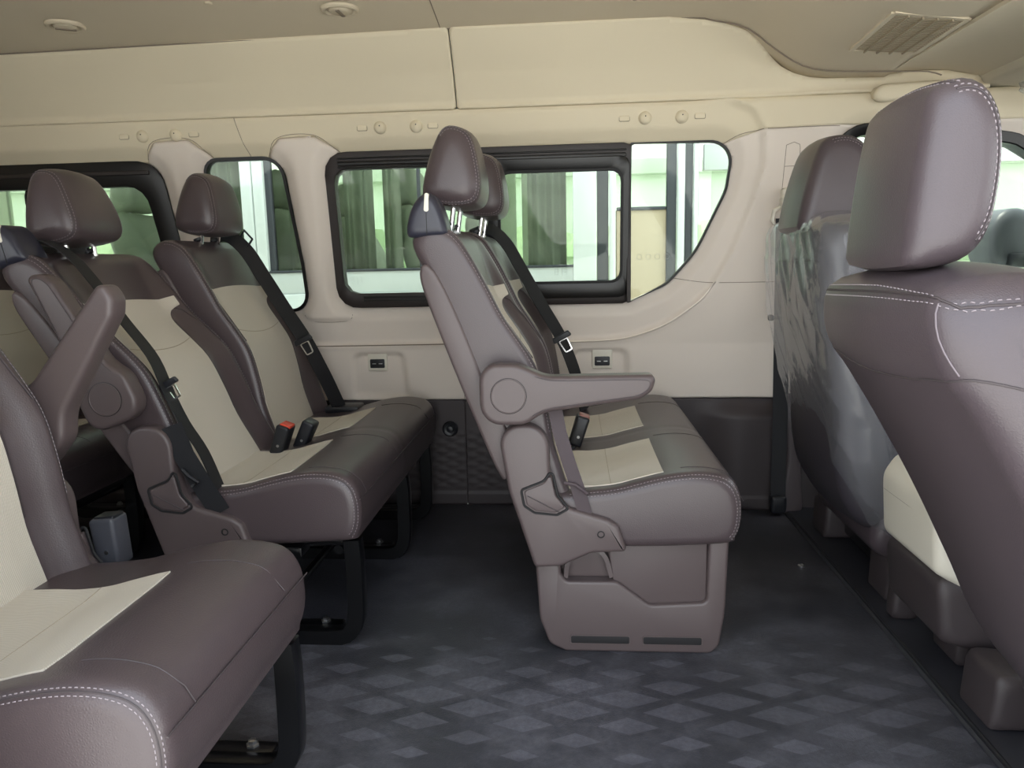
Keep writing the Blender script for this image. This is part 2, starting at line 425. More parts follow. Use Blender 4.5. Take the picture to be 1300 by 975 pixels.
# ------------------------------------------------------------------ wall shape
PZ = [0, .40, .60, .75, 1.0, 1.27, 1.385, 1.40, 1.415, 1.50, 1.61, 1.75]
PY = [2.72, 2.715, 2.70, 2.67, 2.635, 2.595, 2.565, 2.572, 2.575, 2.53, 2.45, 2.30]
def wy(z): return np.interp(z, PZ, PY)
W3 = fillet([(-.834, .748), (.20, .752), (.332, .812), (.425, .917), (.517, 1.118), (.535, 1.273), (-.834, 1.273)], [.07, .0, .12, .3, .12, .09, .07], 8)
W2 = fillet([(-1.40+.13, .62), (-.965, .75), (-.962, .93), (-.995, 1.268), (-1.268, 1.268)], [.05, .05, .3, .07, .05], 6)
W2 = fillet([(-1.275, .74), (-.950, .74), (-.955, .90), (-.992, 1.268), (-1.262, 1.268)], [.06, .06, .3, .07, .045], 6)
W1 = fillet([(-2.62, .70), (-1.375, .70), (-1.395, 1.0), (-1.425, 1.268), (-2.62, 1.268)], [.06, .06, .3, .09, .06], 6)
W4 = fillet([(.84, .88), (1.62, .80), (1.62, 1.12), (1.40, 1.25), (1.18, 1.287), (.85, 1.297)], [.08, .03, .1, .1, .1, .09], 6)
arch = [(-2.9, .607), (-.93, .607), (-.06, .613), (.12, .617)]+[(.208, .627), (.319, .666), (.428, .740), (.476, .786), (.545, .92), (.60, 1.07), (.632, 1.20), (.625, 1.30), (.585, 1.365), (.50, 1.400), (.40, 1.408)]+[(.2, 1.408), (-2.9, 1.40)]
ARCH = fillet(arch, .06, 4)
POCK = [fillet([(-.815, .36), (-.597, .36), (-.612, .58), (-.80, .58)], .03, 5), fillet([(-.013, .36), (.213, .36), (.198, .585), (0, .585)], .03, 5)]
PILL = [fillet([(-1.04, 1.268), (-.985, 1.328), (-.862, 1.332), (-.775, 1.278), (-.83, 1.22), (-.80, .74), (-.775, .722), (-.80, .70), (-.94, .70), (-.985, .725), (-.94, .80), (-.985, 1.22)], .02, 4),
        fillet([(-1.47, 1.272), (-1.425, 1.330), (-1.30, 1.334), (-1.225, 1.272), (-1.27, 1.22), (-1.26, .74), (-1.24, .72), (-1.26, .70), (-1.34, .66), (-1.40, .66), (-1.40, .80), (-1.43, 1.22)], .02, 4)]
def yfun(X, Z):
    Y = wy(Z)
    d = sdpoly(X, Z, ARCH)
    Y = Y+.012*sstep(.004, -.016, d)-.004*np.exp(-((d-.006)/.008)**2)
    for wnd in (W1, W2, W3, W4):
        e = sdpoly(X, Z, wnd); Y = Y+.020*sstep(.055, .0, e)
    for pk in POCK:
        e = sdpoly(X, Z, pk); Y = Y+.016*sstep(.004, -.014, e)*sstep(.40, .43, Z+.0*X)
    # pillar covers swell inward between the windows
    for pl in PILL: Y = Y-.009*sstep(.001, -.010, sdpoly(X, Z, pl))
    for a, b in ((-1.40, -1.265), (-.965, -.834)):
        Y = Y-.012*sstep(a-.03, (a+b)/2-.02, X)*sstep(b+.03, (a+b)/2+.02, X)*sstep(1.33, 1.25, Z)*sstep(.60, .72, Z)
    Y = Y-.03*sstep(.60, .85, X)*sstep(.1, .5, Z)*sstep(1.5, 1.3, Z)
    return Y
def seam_top(X):                              # roof line on the side wall
    return np.interp(X, [-3, -1.83, -.38, .30, .44, .534, .585, .617, .655, .699, .745, .792, .965, .985, 1.05, 1.15, 1.255, 1.27, 1.40, 1.62, 1.9],
                     [1.595, 1.598, 1.612, 1.612, 1.598, 1.572, 1.543, 1.510, 1.480, 1.460, 1.447, 1.441, 1.438, 1.445, 1.453, 1.451, 1.432, 1.41, 1.392, 1.332, 1.25])
# ---- far wall
def phi_side(X, Z):
    p = np.maximum.reduce([.403-Z, Z-1.398-0*X, X-2.0, -2.78-X])
    for wnd in (W1, W2, W3, W4): p = np.maximum(p, -sdpoly(X, Z, wnd))
    return p
def phi_head0(X, Z):
    p = np.interp(X, [-3, .495, .622, 3], [1.264, 1.264, 1.303, 1.303])-Z
    for pl in PILL: p = np.maximum(p, -sdpoly(X, Z, pl))
    return p
wall = field_panel('wall_far', beige, (-2.79, 2.01, .395, 1.405), lambda X, Z: np.maximum(phi_side(X, Z), -phi_head0(X, Z)), yfun, hz=.007, at=(0, 2.7, 0))
field_panel('header_panel', beige_roof, (-2.79, 2.01, 1.255, 1.405), lambda X, Z: np.maximum(phi_side(X, Z), phi_head0(X, Z)), yfun, hz=.006, parent=wall)
wall['kind'] = 'structure'
def phi_skin(X, Z):
    p = np.maximum.reduce([-.04-Z, Z-1.72-0*X, X-2.05, -2.84-X])
    for wnd in (W1, W2, W3, W4): p = np.maximum(p, -sdpoly(X, Z, off(wnd, -.003)))
    return p
def off(loop, d):
    N = inward(loop); return [(x+a*d, z+b*d) for (x, z), (a, b) in zip(loop, N)]
field_panel('outer_skin', white_paint, (-2.85, 2.06, -.05, 1.73), phi_skin, lambda X, Z: wy(Z)+.045, .02, .02, parent=wall)
def part_panel(name, m, x0, x1, z0, z1f, yf, hz=.01, hx=.012):
    zt = float(np.max(z1f(np.linspace(x0, x1, 60))))
    ph = lambda X, Z: np.maximum.reduce([x0-X, X-x1, z0-Z, Z-z1f(X)])
    return field_panel(name, m, (x0-.004, x1+.004, z0-.004, zt+.004), ph, yf, hx, hz, parent=wall)
for a, b in ((-2.78, -.371), (-.369, 1.75)):
    part_panel('roof_side_panel', beige_roof, a+.0008, b-.0008, 1.3985, seam_top, lambda X, Z: wy(Z)-.004-.03*sstep(.60, .85, X)*sstep(1.5, 1.38, Z))
def ylow(X, Z):
    Y = 2.718+0*X+.0*Z
    u = X/.075+Z/.034; v = X/.075-Z/.034
    q = np.minimum(np.abs(u-np.round(u)), np.abs(v-np.round(v)))
    Y = Y-.0022*sstep(0, .35, q)*sstep(.30, .27, Z)*sstep(.055, .075, Z)*sstep(.40, .34, X)*sstep(-1.2, -1.1, X)
    # wheel-arch swell towards the front
    Y = Y-.05*sstep(.42, .60, X)*sstep(.0, .12, Z+.12-.25*(.7-X))*sstep(.405, .33, Z)
    Y = Y-.004*sstep(.05, .045, Z)
    return Y
for a, b in ((-2.78, -.3953), (-.3947, .72)):
    part_panel('lower_trim_panel', dark_trim, a, b, 0, lambda X: .401+0*X, ylow, .006, .008)
MB2 = prism(fillet([(.72, 0), (1.98, 0), (1.98, .401), (.72, .401)], .004), 2.66, 2.72, .01); MB2.build('front_kick_panel', dark_trim, wall)
# pillar foot trim
prism(smooth_closed([(.715, 0), (.80, 0), (.80, .10), (.79, .25), (.805, .401), (.725, .401), (.74, .2)], .02), 2.62, 2.70, .02, 4).build('pillar_foot_trim', mat('pillar_trim', '4d4547', .5, .2, 500), wall)
def on(x, z, off=0):
    X = np.array([x], float); Z = np.array([z], float); return (x, float(yfun(X, Z)[0])+off, z)
def seam(pts, name='panel_seam', r=.0011, m=seamb, step=.015, off=0):
    P = [on(x, z, off) for x, z in smooth_open(pts, step)]
    return tube(P, r, 6, up=(0, 1, 0.01)).build(name, m, wall)
seam([(-1.128, 1.398), (-1.113, 1.33), (-1.095, 1.27)])
seam([(.495, 1.262), (.55, 1.29), (.622, 1.303)])
seam([(.633, 1.303), (.75, 1.302), (.85, 1.30)])
seam([(.352, .83), (.45, .815), (.53, .812), (.72, .812)])
seam([(-.3945, .404), (-.3935, .50), (-.392, .603)])
seam([(-1.035, 1.272), (-.985, 1.330), (-.862, 1.334), (-.782, 1.280)]); seam([(-1.465, 1.276), (-1.425, 1.332), (-1.30, 1.336), (-1.23, 1.276)]); seam([(-.965, .722), (-.93, .699), (-.81, .699), (-.79, .722)])
P = [on(x, z, -.003) for x, z in smooth_open([(-.03, .612), (.12, .616), (.208, .627), (.319, .666), (.40, .718), (.455, .765), (.49, .815)], .012)]
tube(P, .0035, 8, up=(0, 1, .01)).build('chrome_trim_strip', mat('satin_metal', 'efe6dc', .3, metal=.75), wall)
P = [on(x, z, -.001) for x, z in smooth_open([(-2.6, .605), (-.93, .607), (-.03, .612)], .03)]
tube(P, .002, 6, up=(0, 1, .01)).build('trim_strip', seamb, wall)
# door-pillar lines and the belt height adjuster slot
for pts in ([(.695, 1.25), (.735, 1.25), (.733, 1.12), (.730, 1.06)], [(.695, 1.25), (.692, 1.14), (.69, 1.06)], [(.694, 1.185), (.733, 1.185)]):
    seam(pts, 'adjuster_slot_line', .0009)
# reading lamps and switches in the window header
for cx, xs in ((0, ((-1.524, 'r'), (-1.458, 'l'), (-1.340, 'l'), (-1.276, 'r'))), (1, ((-.692, 'r'), (-.631, 'l'), (-.509, 'l'), (-.453, 'r'))), (2, ((.177, 'r'), (.243, 'l'), (.361, 'l'), (.419, 'r')))):
    for x, k in xs:
        p = on(x, 1.350)
        if k == 'l':
            o = lathe([(.0215, .002), (.0205, -.003), (.0175, -.0085), (.012, -.0125), (.006, -.0145), (0.0001, -.015)], 'y', p, 24).build('reading_lamp', beige_roof, wall)
            lathe([(.0026, -.012), (.002, -.0158), (.0001, -.0159)], 'y', (p[0]+.001, p[1], p[2]+.003), 10).build('lamp_lens', dark_gap, o)
        else:
            P = [(p[0]+a, p[1]-.0005, p[2]+b) for a, b in fillet([(-.017, -.009), (.017, -.009), (.017, .009), (-.017, .009)], .004, 3)]
            o = prism(fillet([(x-.0165, 1.3415), (x+.0165, 1.3415), (x+.0165, 1.3585), (x-.0165, 1.3585)], .004, 3), p[1]-.003, p[1]+.006, .002).build('lamp_switch', beige_roof, wall)
            tube(P, .0008, 5, closed=True, up=(0, 1, .01)).build('switch_rim', seamb, o)
# charging sockets in the two wall pockets
for x in (-.713, .108):
    p = on(x, .553)
    o = prism(fillet([(x-.036, .512), (x+.036, .512), (x+.036, .583), (x-.036, .583)], .005), p[1]-.010, p[1]+.004, .003).build('socket_housing', cream_plastic, wall)
    prism(fillet([(x-.027, .523), (x+.027, .523), (x+.027, .556), (x-.027, .556)], .004), p[1]-.0125, p[1]-.008, .0015).build('charging_socket', black_plastic, o)
    for s in (-1, 1):
        prism(fillet([(x+s*.012-.007, .5375), (x+s*.012+.007, .5375), (x+s*.012+.007, .5405), (x+s*.012-.007, .5405)], .001, 2), p[1]-.0132, p[1]-.012, .0003).build('socket_port', steel, o)
# black hook on lower trim
o = lathe([(.029, .002), (.029, -.006), (.025, -.011), (.022, -.009), (.014, -.008), (.011, -.014), (.0001, -.016)], 'y', (-.452, 2.716, .292), 28).build('tie_down_ring', black_plastic, wall)
# belt guide on the pillar, front seat belt
g = tube([(.66, 2.60, 1.015), (.665, 2.595, 1.045), (.69, 2.59, 1.06), (.715, 2.592, 1.05), (.725, 2.597, 1.015), (.70, 2.6, 1.0), (.67, 2.6, 1.0)], .007, 8, closed=True, up=(0, 1, .01))
box(.683, .722, 2.575, 2.605, 1.045, 1.115, .008, 3, g); box(.680, .712, 2.565, 2.60, 1.06, 1.085, .006, 3, g)
belt = thing('front_seat_belt', (.71, 2.62, 0), 'long black seat belt hanging straight down the beige door pillar behind the wrapped seat', 'seat belt')
g.build('belt_guide', cream_plastic, belt)
sweep([(.695, 2.592, 1.02), (.70, 2.60, .85), (.708, 2.615, .6), (.712, 2.612, .35), (.712, 2.607, .12), (.712, 2.60, .05)], rect(.050, .002), (0, 1, 0.001)).build('webbing', webbing, belt)
box(.685, .74, 2.585, 2.625, .01, .075, .012, 3).build('belt_anchor', black_plastic, belt)
box(.655, .672, 2.575, 2.60, .685, .705, .006, 3, box(.672, .70, 2.58, 2.60, .69, .70, .004)).build('belt_stop', black_plastic, belt)
# grab handle
gh = thing('grab_handle', (1.04, 2.56, 1.4), 'beige grab handle on the roof side above the front door window', 'handle')
prism(smooth_closed([(.93, 1.378), (.945, 1.36), (1.0, 1.362), (1.16, 1.385), (1.175, 1.40), (1.16, 1.415), (.99, 1.412), (.945, 1.405)], .01), 2.50, 2.535, .014, 4).build('grip', beige_roof, gh)
for x in (.955, 1.15): box(x-.02, x+.02, 2.52, 2.58, 1.372, 1.405, .01, 3).build('mount', beige_roof, gh)

# ------------------------------------------------------------------ windows
def wwy(x, z): return float(wy(z))+.022
def off(loop, d):
    N = inward(loop); return [(x+a*d, z+b*d) for (x, z), (a, b) in zip(loop, N)]
def pane(loop, name, parent, yo, m=glass_own, t=.004):
    V = [(x, wwy(x, z)+yo, z) for x, z in loop]+[(x, wwy(x, z)+yo+t, z) for x, z in loop]; n = len(loop)
    return MB().add(V, [tuple(range(n)), tuple(range(n, 2*n))]+[(i, (i+1) % n, n+(i+1) % n, n+i) for i in range(n)]).build(name, m, parent)
def frm(outer, inner, a, b): return ring_mb(outer, inner, lambda x, z: wwy(x, z)+a, lambda x, z: wwy(x, z)+b)
def rr(x0, x1, z0, z1, r, seg=6): return fillet([(x0, z0), (x1, z0), (x1, z1), (x0, z1)], r, seg)
def window(name, loc):
    o = bpy.data.objects.new(name, None); COL.objects.link(o); o.location = loc; WL[o.name] = loc; o['kind'] = 'structure'; return o
w3 = window('window_3', (-.15, 2.64, .75))
W3L = rr(-.838, .202, .746, 1.278, [.07, .004, .004, .07])
frm(W3L, rr(-.808, .188, .797, 1.222, .045), -.014, .03).build('window_frame', brown_frame, w3)
for z, h in ((1.240, .013), (1.228, .006), (1.256, .005)):
    prism(fillet([(-.79, z-h/2), (.185, z-h/2), (.185, z+h/2), (-.79, z+h/2)], h*.45, 3), wwy(0, z)-.021, wwy(0, z)+.0, .002).build('sliding_track', black_frame, w3)
for z in (.772, .785):
    prism(fillet([(-.74, z-.004), (.17, z-.004), (.17, z+.004), (-.74, z+.004)], .003, 3), wwy(0, z)-.022, wwy(0, z), .002).build('sliding_track', black_frame, w3)
sl = frm(rr(-.295, .196, .770, 1.236, .03), rr(-.243, .172, .823, 1.194, .035), -.028, -.006).build('sliding_sash', black_frame, w3)
frm(rr(-.247, .176, .819, 1.198, .037), rr(-.238, .167, .828, 1.189, .032), -.031, -.02).build('sash_seal', rubber, sl)
prism(fillet([(-.285, .985), (-.25, .985), (-.25, 1.02), (-.285, 1.02)], .005), wwy(0, 1.)-.045, wwy(0, 1.)-.02, .004).build('latch', black_plastic, sl)
box(-.505, -.485, 2.60, 2.63, .775, .815, .004).build('stop_block', rubber, w3)
pane(rr(-.25, .178, .815, 1.20, .03), 'pane', w3, -.018)
pane(rr(-.815, -.25, .79, 1.23, .05), 'pane', w3, .004)
FG = fillet([(.200, .748), (.332, .812), (.425, .917), (.517, 1.118), (.535, 1.273), (.200, 1.276)], [.0, .12, .3, .12, .09, .0], 8)
pane(FG, 'quarter_pane', w3, .006)
frm(off(FG, -.004), off(FG, .004), -.004, .012).build('pane_seal', black_frame, w3)
prism(fillet([(.190, .752), (.204, .752), (.204, 1.27), (.190, 1.27)], .003), wwy(0, 1.1)-.0, wwy(0, 1.1)+.05, .002).build('frame_post', brown_frame, w3)
w2 = window('window_2', (-1.11, 2.64, .74))
pane(off(W2, -.004), 'pane', w2, .008); frm(off(W2, -.006), off(W2, .006), -.006, .02).build('window_seal', black_frame, w2)
w1 = window('window_1', (-2.0, 2.64, .70))
frm(off(W1, -.004), fillet([(-2.55, .80), (-1.45, .80), (-1.465, 1.0), (-1.49, 1.188), (-2.55, 1.188)], [.03, .06, .2, .07, .03], 6), -.012, .03).build('window_frame', black_frame, w1)
prism(fillet([(-2.58, 1.225), (-1.46, 1.225), (-1.46, 1.24), (-2.58, 1.24)], .004), wwy(0, 1.23)-.02, wwy(0, 1.23), .003).build('sliding_track', brown_frame, w1)
prism(smooth_closed([(-1.92, .8), (-1.74, .8), (-1.745, 1.0), (-1.77, 1.19), (-1.95, 1.19), (-1.93, 1.0)], .03), wwy(0, 1.0)-.01, wwy(0, 1.0)+.01, .004).build('sash_post', black_frame, w1)
pane(fillet([(-2.57, .79), (-1.44, .79), (-1.48, 1.20), (-2.57, 1.20)], .03), 'pane', w1, .012)
w4 = window('window_4', (1.2, 2.62, .85))
frm(off(W4, -.012), off(W4, .022), -.045, .02).build('window_seal', black_frame, w4)
pane(off(W4, .0), 'pane', w4, .0)
# small glazing marks printed on the glass
def glaz(x, z, yo, name='glazing_mark', pa=w3):
    mb = MB()
    for a, b, c, d in ((-.022, -.010, 0, .001), (-.022, -.010, .010, .001), (-.022, -.010, .020, .001), (-.022, -.021, 0, .020), (-.011, -.010, 0, .020), (.003, .004, -.004, .026), (.010, .018, .008, .001), (.010, .018, .02, .001), (.018, .019, 0, .021), (-.014, .014, .034, .001)):
        y = wwy(x, z+c)+yo; y2 = wwy(x, z+c+d)+yo
        mb.add([(x+a, y, z+c), (x+b, y, z+c), (x+b, y2, z+c+d), (x+a, y2, z+c+d)], [(0, 1, 2, 3)])
    return mb.build(name, mark, pa, recalc=False)
glaz(-.765, .835, .001); glaz(-.035, .85, -.021)
mb = MB()
for k in range(4):
    x, z = .235+k*.031, .905; ring = [(x+.009*math.cos(t/16*6.283), wwy(x, z+.009*math.sin(t/16*6.283))+.004, z+.009*math.sin(t/16*6.283)) for t in range(16)]
    tube(ring, .0005, 4, mb, closed=True, up=(0, 1, .01))
mb.build('glazing_mark', mark, w3)
P = []
# ------------------------------------------------------------------ floor, ceiling, other shell
fl = box(-2.8, .745, .58, 2.72, -.05, 0, .002).build('floor', floor_m, at=(0, 0, 0)); fl['kind'] = 'structure'
sl = prism(fillet([(.738, -.05), (2.1, -.05), (2.1, .012), (.755, .012), (.742, .004)], [0, 0, 0, .004, .004]), .58, 2.70, .002).build('floor_front', sillm, at=(1, 0, 0)); sl['kind'] = 'structure'
tube([(.752, .6, .010), (.752, 2.55, .010)], .005, 8).build('step_edge', mat('step_edge', '1d1d21', .45), sl)
lathe([(.011, 0), (.011, .003), (.006, .005), (.004, .003), (.0001, .002)], 'z', (.665, 2.16, 0), 14).build('floor_fastener', steel, fl)
# roof lining: arched across, dropping to a low overhead bulkhead at the front
def roof_pts():
    prof = [(-2.8, 1.598), (-1.83, 1.600), (-.38, 1.612), (.30, 1.612), (.44, 1.600), (.534, 1.574), (.617, 1.512), (.699, 1.462), (.792, 1.443), (.97, 1.437)]
    return [(x, z) for x, z in smooth_open(prof, .03)]
ys = [2.56, 2.50, 2.45, 2.42, 2.36, 2.25, 2.1, 1.9, 1.65, 1.4, 1.15, .95, .8, .70]
def crown(y): t = (y-1.6)/.85; return .075*max(0, 1-t*t)
pr = roof_pts(); V = []; nP = len(pr); ny_ = len(ys)
for x, z in pr:
    k = float(sstep(.95, .45, np.array(x)))
    for y in ys: V.append((x, y, z+crown(y)*(.15+.85*k)))
Fc = [(i*ny_+j, i*ny_+j+1, (i+1)*ny_+j+1, (i+1)*ny_+j) for i in range(nP-1) for j in range(ny_-1)]
ce = MB().add(V, Fc).build('ceiling', headliner, at=(0, 1.6, 1.6), recalc=False, angle=60); ce['kind'] = 'structure'
s = ce.modifiers.new('thickness', 'SOLIDIFY'); s.thickness = .02; s.offset = 1 if ce.data.polygons[0].normal.z > 0 else -1
def roofz(x, y):
    z = float(np.interp(x, [p[0] for p in pr], [p[1] for p in pr])); k = float(sstep(.95, .45, np.array(x))); return z+crown(y)*(.15+.85*k)
tube([(-.395+.0*t, y, roofz(-.395, y)-.0005) for t, y in enumerate(np.linspace(2.46, .75, 30))], .0016, 6).build('lining_seam', seamb, ce)
# side edge where lining meets the roof-side panel
P = [(x, 2.452, z-.001) for x, z in smooth_open([(-2.7, 1.598), (-1.83, 1.598), (-.38, 1.612), (.30, 1.612), (.44, 1.598), (.534, 1.572), (.617, 1.510), (.699, 1.460), (.792, 1.441), (.965, 1.434), (1.06, 1.430), (1.10, 1.418)], .03)]
tube(P, .0022, 6).build('lining_edge', seamb, ce)
# front overhead console and forward headliner
def strip(name, prof, y0, y1, m, t=.02):
    up = [(x, z+t) for x, z in prof][::-1]; return prism(list(prof)+up, y0, y1, .002, 1).build(name, m, ce)
rf = box(-2.84, 2.05, .58, 2.60, 1.71, 1.74, .004).build('roof_skin', white_paint, ce)
strip('overhead_recess', smooth_open([(.962, 1.437), (.985, 1.446), (1.08, 1.455), (1.18, 1.448), (1.262, 1.430)], .02), .70, 2.56, headliner)
strip('front_headliner', smooth_open([(1.258, 1.434), (1.266, 1.412), (1.29, 1.405), (1.40, 1.39), (1.62, 1.33), (1.75, 1.28)], .02), .70, 2.60, mat('front_headliner', 'bfb6a2', .85, .3, 500))
sweep([(1.262, 2.56, 1.43), (1.29, 2.56, 1.425), (1.4, 2.57, 1.40), (1.5, 2.57, 1.36)], rect(.006, .01)).build('header_seal', black_frame, ce)
vent_m = mat('vent_slats', 'a3957d', .7)
# air vent grille: frame, slats and louvre bars
vf = thing('ceiling_vent', (.86, 2.12, 1.44), 'beige rectangular air vent grille in the overhead bulkhead', 'vent')
def vz(x, y): return roofz(x, y)
vx0, vx1, vy0, vy1 = .775, .945, 1.99, 2.27
mb = MB()
for a in ([(vx0, vy0), (vx1, vy0)], [(vx1, vy0), (vx1, vy1)], [(vx1, vy1), (vx0, vy1)], [(vx0, vy1), (vx0, vy0)]):
    sweep([(x, y, vz(x, y)-.002) for x, y in a], rect(.014, .006), (0, 0, 1), mb)
mb.build('vent_frame', headliner, vf)
MB().add([(vx0, vy0, vz(vx0, vy0)-.0005), (vx1, vy0, vz(vx1, vy0)-.0005), (vx1, vy1, vz(vx1, vy1)-.0005), (vx0, vy1, vz(vx0, vy1)-.0005)], [(0, 1, 2, 3)]).build('vent_backing', mat('vent_dark', '4a4236', .8), vf)
for k in range(1, 5):
    x = vx0+(vx1-vx0)*k/5; sweep([(x, vy0, vz(x, vy0)-.004), (x, vy1, vz(x, vy1)-.004)], rect(.004, .006)).build('vent_bar', vent_m, vf)
for k in range(1, 26):
    y = vy0+(vy1-vy0)*k/26; sweep([(vx0, y, vz(vx0, y)-.003), ((vx0+vx1)/2, y, vz((vx0+vx1)/2, y)-.003), (vx1, y, vz(vx1, y)-.003)], rect(.0036, .0012)).build('vent_slat', vent_m, vf)
# triangular overhead pocket lip near the top edge of the frame
prism(fillet([(.55, 1.60), (.64, 1.515), (.66, 1.53), (.60, 1.62)], .004), 1.6, 1.90, .01).build('overhead_lip', headliner, ce)
# round ceiling air outlets
for i, (x, lab) in enumerate(((-1.504, 'round beige air outlet in the ceiling, leftmost, above the rear headrests'), (-.663, 'round beige air outlet in the ceiling between the two seams, middle one of three'), (.205, 'round beige air outlet cut off by the top edge of the photo'))):
    y = 2.30; z = roofz(x, y)
    t = thing('air_outlet', (x, y, z), lab, 'air outlet', 'round air outlets in the ceiling')
    lathe([(.056, .002), (.055, -.004), (.050, -.008), (.044, -.008), (.039, -.003), (.039, .004)], 'z', (x, y, z), 32).build('outer_ring', headliner, t)
    lathe([(.034, .0), (.033, -.006), (.028, -.010), (.018, -.011), (.0001, -.011)], 'z', (x, y, z), 28).build('nozzle', headliner, t)
    lathe([(.0395, .001), (.0335, .001)], 'z', (x, y, z), 28).build('gap', dark_gap, t)
    a = .5+i; c, s_ = math.cos(a), math.sin(a)
    sweep([(x-.028*c, y-.028*s_, z-.0115), (x+.028*c, y+.028*s_, z-.0115)], rect(.010, .004)).build('louvre', seamb, t)
for x in (-1.02, -.44, .30): lathe([(.012, .002), (.010, -.003), (.0001, -.005)], 'z', (x, 2.22, roofz(x, 2.22)), 14).build('trim_clip', headliner, ce)
# rear and near closing walls, dashboard end
wr = box(-2.84, -2.78, .60, 2.74, -.03, 1.68, .004).build('wall_rear', beige, at=(-2.8, 1.6, 0)); wr['kind'] = 'structure'
mb = MB()
for q, a, b in (([(-2.8, 0), (-.64, 0), (-.66, .80), (-2.8, .80)], .56, .62), ([(-2.8, 1.22), (-.68, 1.22), (-.74, 1.70), (-2.8, 1.70)], .58, .66), ([(-1.0, .79), (-.66, .79), (-.68, 1.23), (-1.0, 1.23)], .57, .63), ([(-2.8, .79), (-2.3, .79), (-2.3, 1.23), (-2.8, 1.23)], .57, .63),
                ([(.80, -.3), (.92, -.3), (.90, 1.0), (.86, 1.70), (.74, 1.70), (.78, 1.0)], .56, .64), ([(.92, -.3), (2.1, -.3), (2.1, .86), (.90, .86)], .52, .58), ([(.88, 1.30), (1.7, 1.30), (1.6, 1.55), (.86, 1.70)], .56, .62)):
    prism(fillet(q, .02), a, b, .01, mb=mb)
wn_ = mb.build('wall_near', beige, at=(-1.9, .63, 0)); wn_['kind'] = 'structure'
dash = prism(smooth_closed([(1.75, 0), (2.1, 0), (2.12, .8), (1.9, .88), (1.66, .82), (1.62, .66), (1.72, .5)], .04), .62, 2.62, .03).build('wall_front', grey_plastic, at=(1.9, 1.6, 0)); dash['kind'] = 'structure'
# ------------------------------------------------------------------ rear seats
PIV = (-.15, .45); TH0 = math.radians(21)
def uf(v): return float(np.interp(v, [-.06, .0, .08, .17, .24, .31, .44, .50, .525], [.105, .12, .138, .150, .140, .124, .110, .098, .085]))
def rec(w, v, hw):
    e = abs(w)/hw
    return .030*float(sstep(.98, .66, e))*float(sstep(-.19, -.17, v))*float(sstep(.56, .36, v))+.006*float(sstep(.98, .7, e))
ZT = ([-.16, -.05, .0, .05, .09, .14, .20, .26, .31, .345, .365], [.386, .388, .391, .394, .400, .413, .428, .436, .433, .420, .395])
def ztop(x): return float(np.interp(x, *ZT))
def edge_path(loop, r, a, y0, sgn=-1, i0=0, i1=None, lift=.0003):
    """path on the rounded edge of a prism at angle a; sgn -1 = the low-Y end"""
    N = inward(loop); P = []; Q = []; n = len(loop); i1 = n if i1 is None else i1; G = inset_g(loop, r*(1-math.sin(a)))
    for k in range(i0, i1):
        i = k % n; (x, z), (nx, nz) = G[i], N[i]; d = -lift*math.sin(a)
        P.append((x+nx*d, y0-sgn*(r*(1-math.cos(a)))+sgn*lift*math.cos(a), z+nz*d)); Q.append((-nx*math.sin(a), sgn*math.cos(a), -nz*math.sin(a)))
    return P, Q
def mark_range(loop, test):
    """longest cyclic run of loop points passing test"""
    n = len(loop); best = (0, 0)
    for s in range(n):
        if test(loop[s]) and not test(loop[s-1]):
            k = s
            while k-s < n and test(loop[k % n]): k += 1
            if k-s > best[1]-best[0]: best = (s, k)
    return best if best[1] else (0, n)
def seamset(loop, r, y0, sgn, rng, parent, xf, a=.9, double=True, sr=.0012, sc=1.0):
    P, Q = edge_path(loop, r, a, y0, sgn, *rng, lift=.0)
    tube([xf(p) for p in P], sr, 6, up=(0, 1, .02)).build('piping', leather_seam, parent)
    mb = MB()
    for da in ((-.28, .28) if double else (.28,)):
        P, Q = edge_path(loop, r, a+da*.010/max(.006, r)*1.6, y0, sgn, *rng)
        X0 = xf((0, 0, 0)); nn = [tuple(Vector(xf(q))-Vector(X0)) for q in Q]
        stitches([xf(p) for p in P], nn, mb, w=.0013*sc, h=.0006*sc)
    mb.build('stitching', thread, parent, recalc=False, kind='stuff')

BACK = smooth_closed([(0, 0), (-.004, .15), (-.004, .30), (0, .44), (-.006, .50), (-.002, .535), (.03, .552), (.062, .545), (.085, .525), (.098, .50), (.110, .44), (.118, .375), (.124, .31), (.140, .24), (.150, .17), (.138, .08), (.122, .0), (.115, -.10), (.108, -.17), (.09, -.20), (.05, -.20), (.02, -.12)], .012)
CUSH = smooth_closed([(-.118, .315), (-.06, .285), (.10, .262), (.33, .270), (.358, .285), (.370, .33), (.366, .385), (.345, .420), (.31, .433), (.26, .436), (.20, .428), (.14, .413), (.09, .400), (.0, .391), (-.06, .389), (-.105, .385), (-.122, .36)], .012)
HEAD = smooth_closed([(-.262, 1.212), (-.222, 1.190), (-.204, 1.13), (-.198, 1.07), (-.212, 1.036), (-.25, 1.028), (-.30, 1.032), (-.333, 1.047), (-.335, 1.078), (-.325, 1.12), (-.308, 1.17), (-.288, 1.205)], .008)
RECL = fillet([(-.166, .55), (-.052, .55), (-.050, .44), (-.036, .395), (-.010, .362), (.078, .335), (.100, .32), (.118, .262), (.04, .258), (-.03, .226), (-.087, .223), (-.142, .40)], [.056, .056, .04, .04, .03, .02, .02, .008, .03, .02, .012, .1], 7)
ARM = fillet([(-.196, .687), (-.115, .687), (-.055, .660), (.176, .662), (.166, .626), (.14, .610), (.08, .602), (-.06, .583), (-.10, .556), (-.196, .556)], [.062, .08, .08, .013, .03, .03, .3, .08, .05, .062], 7)
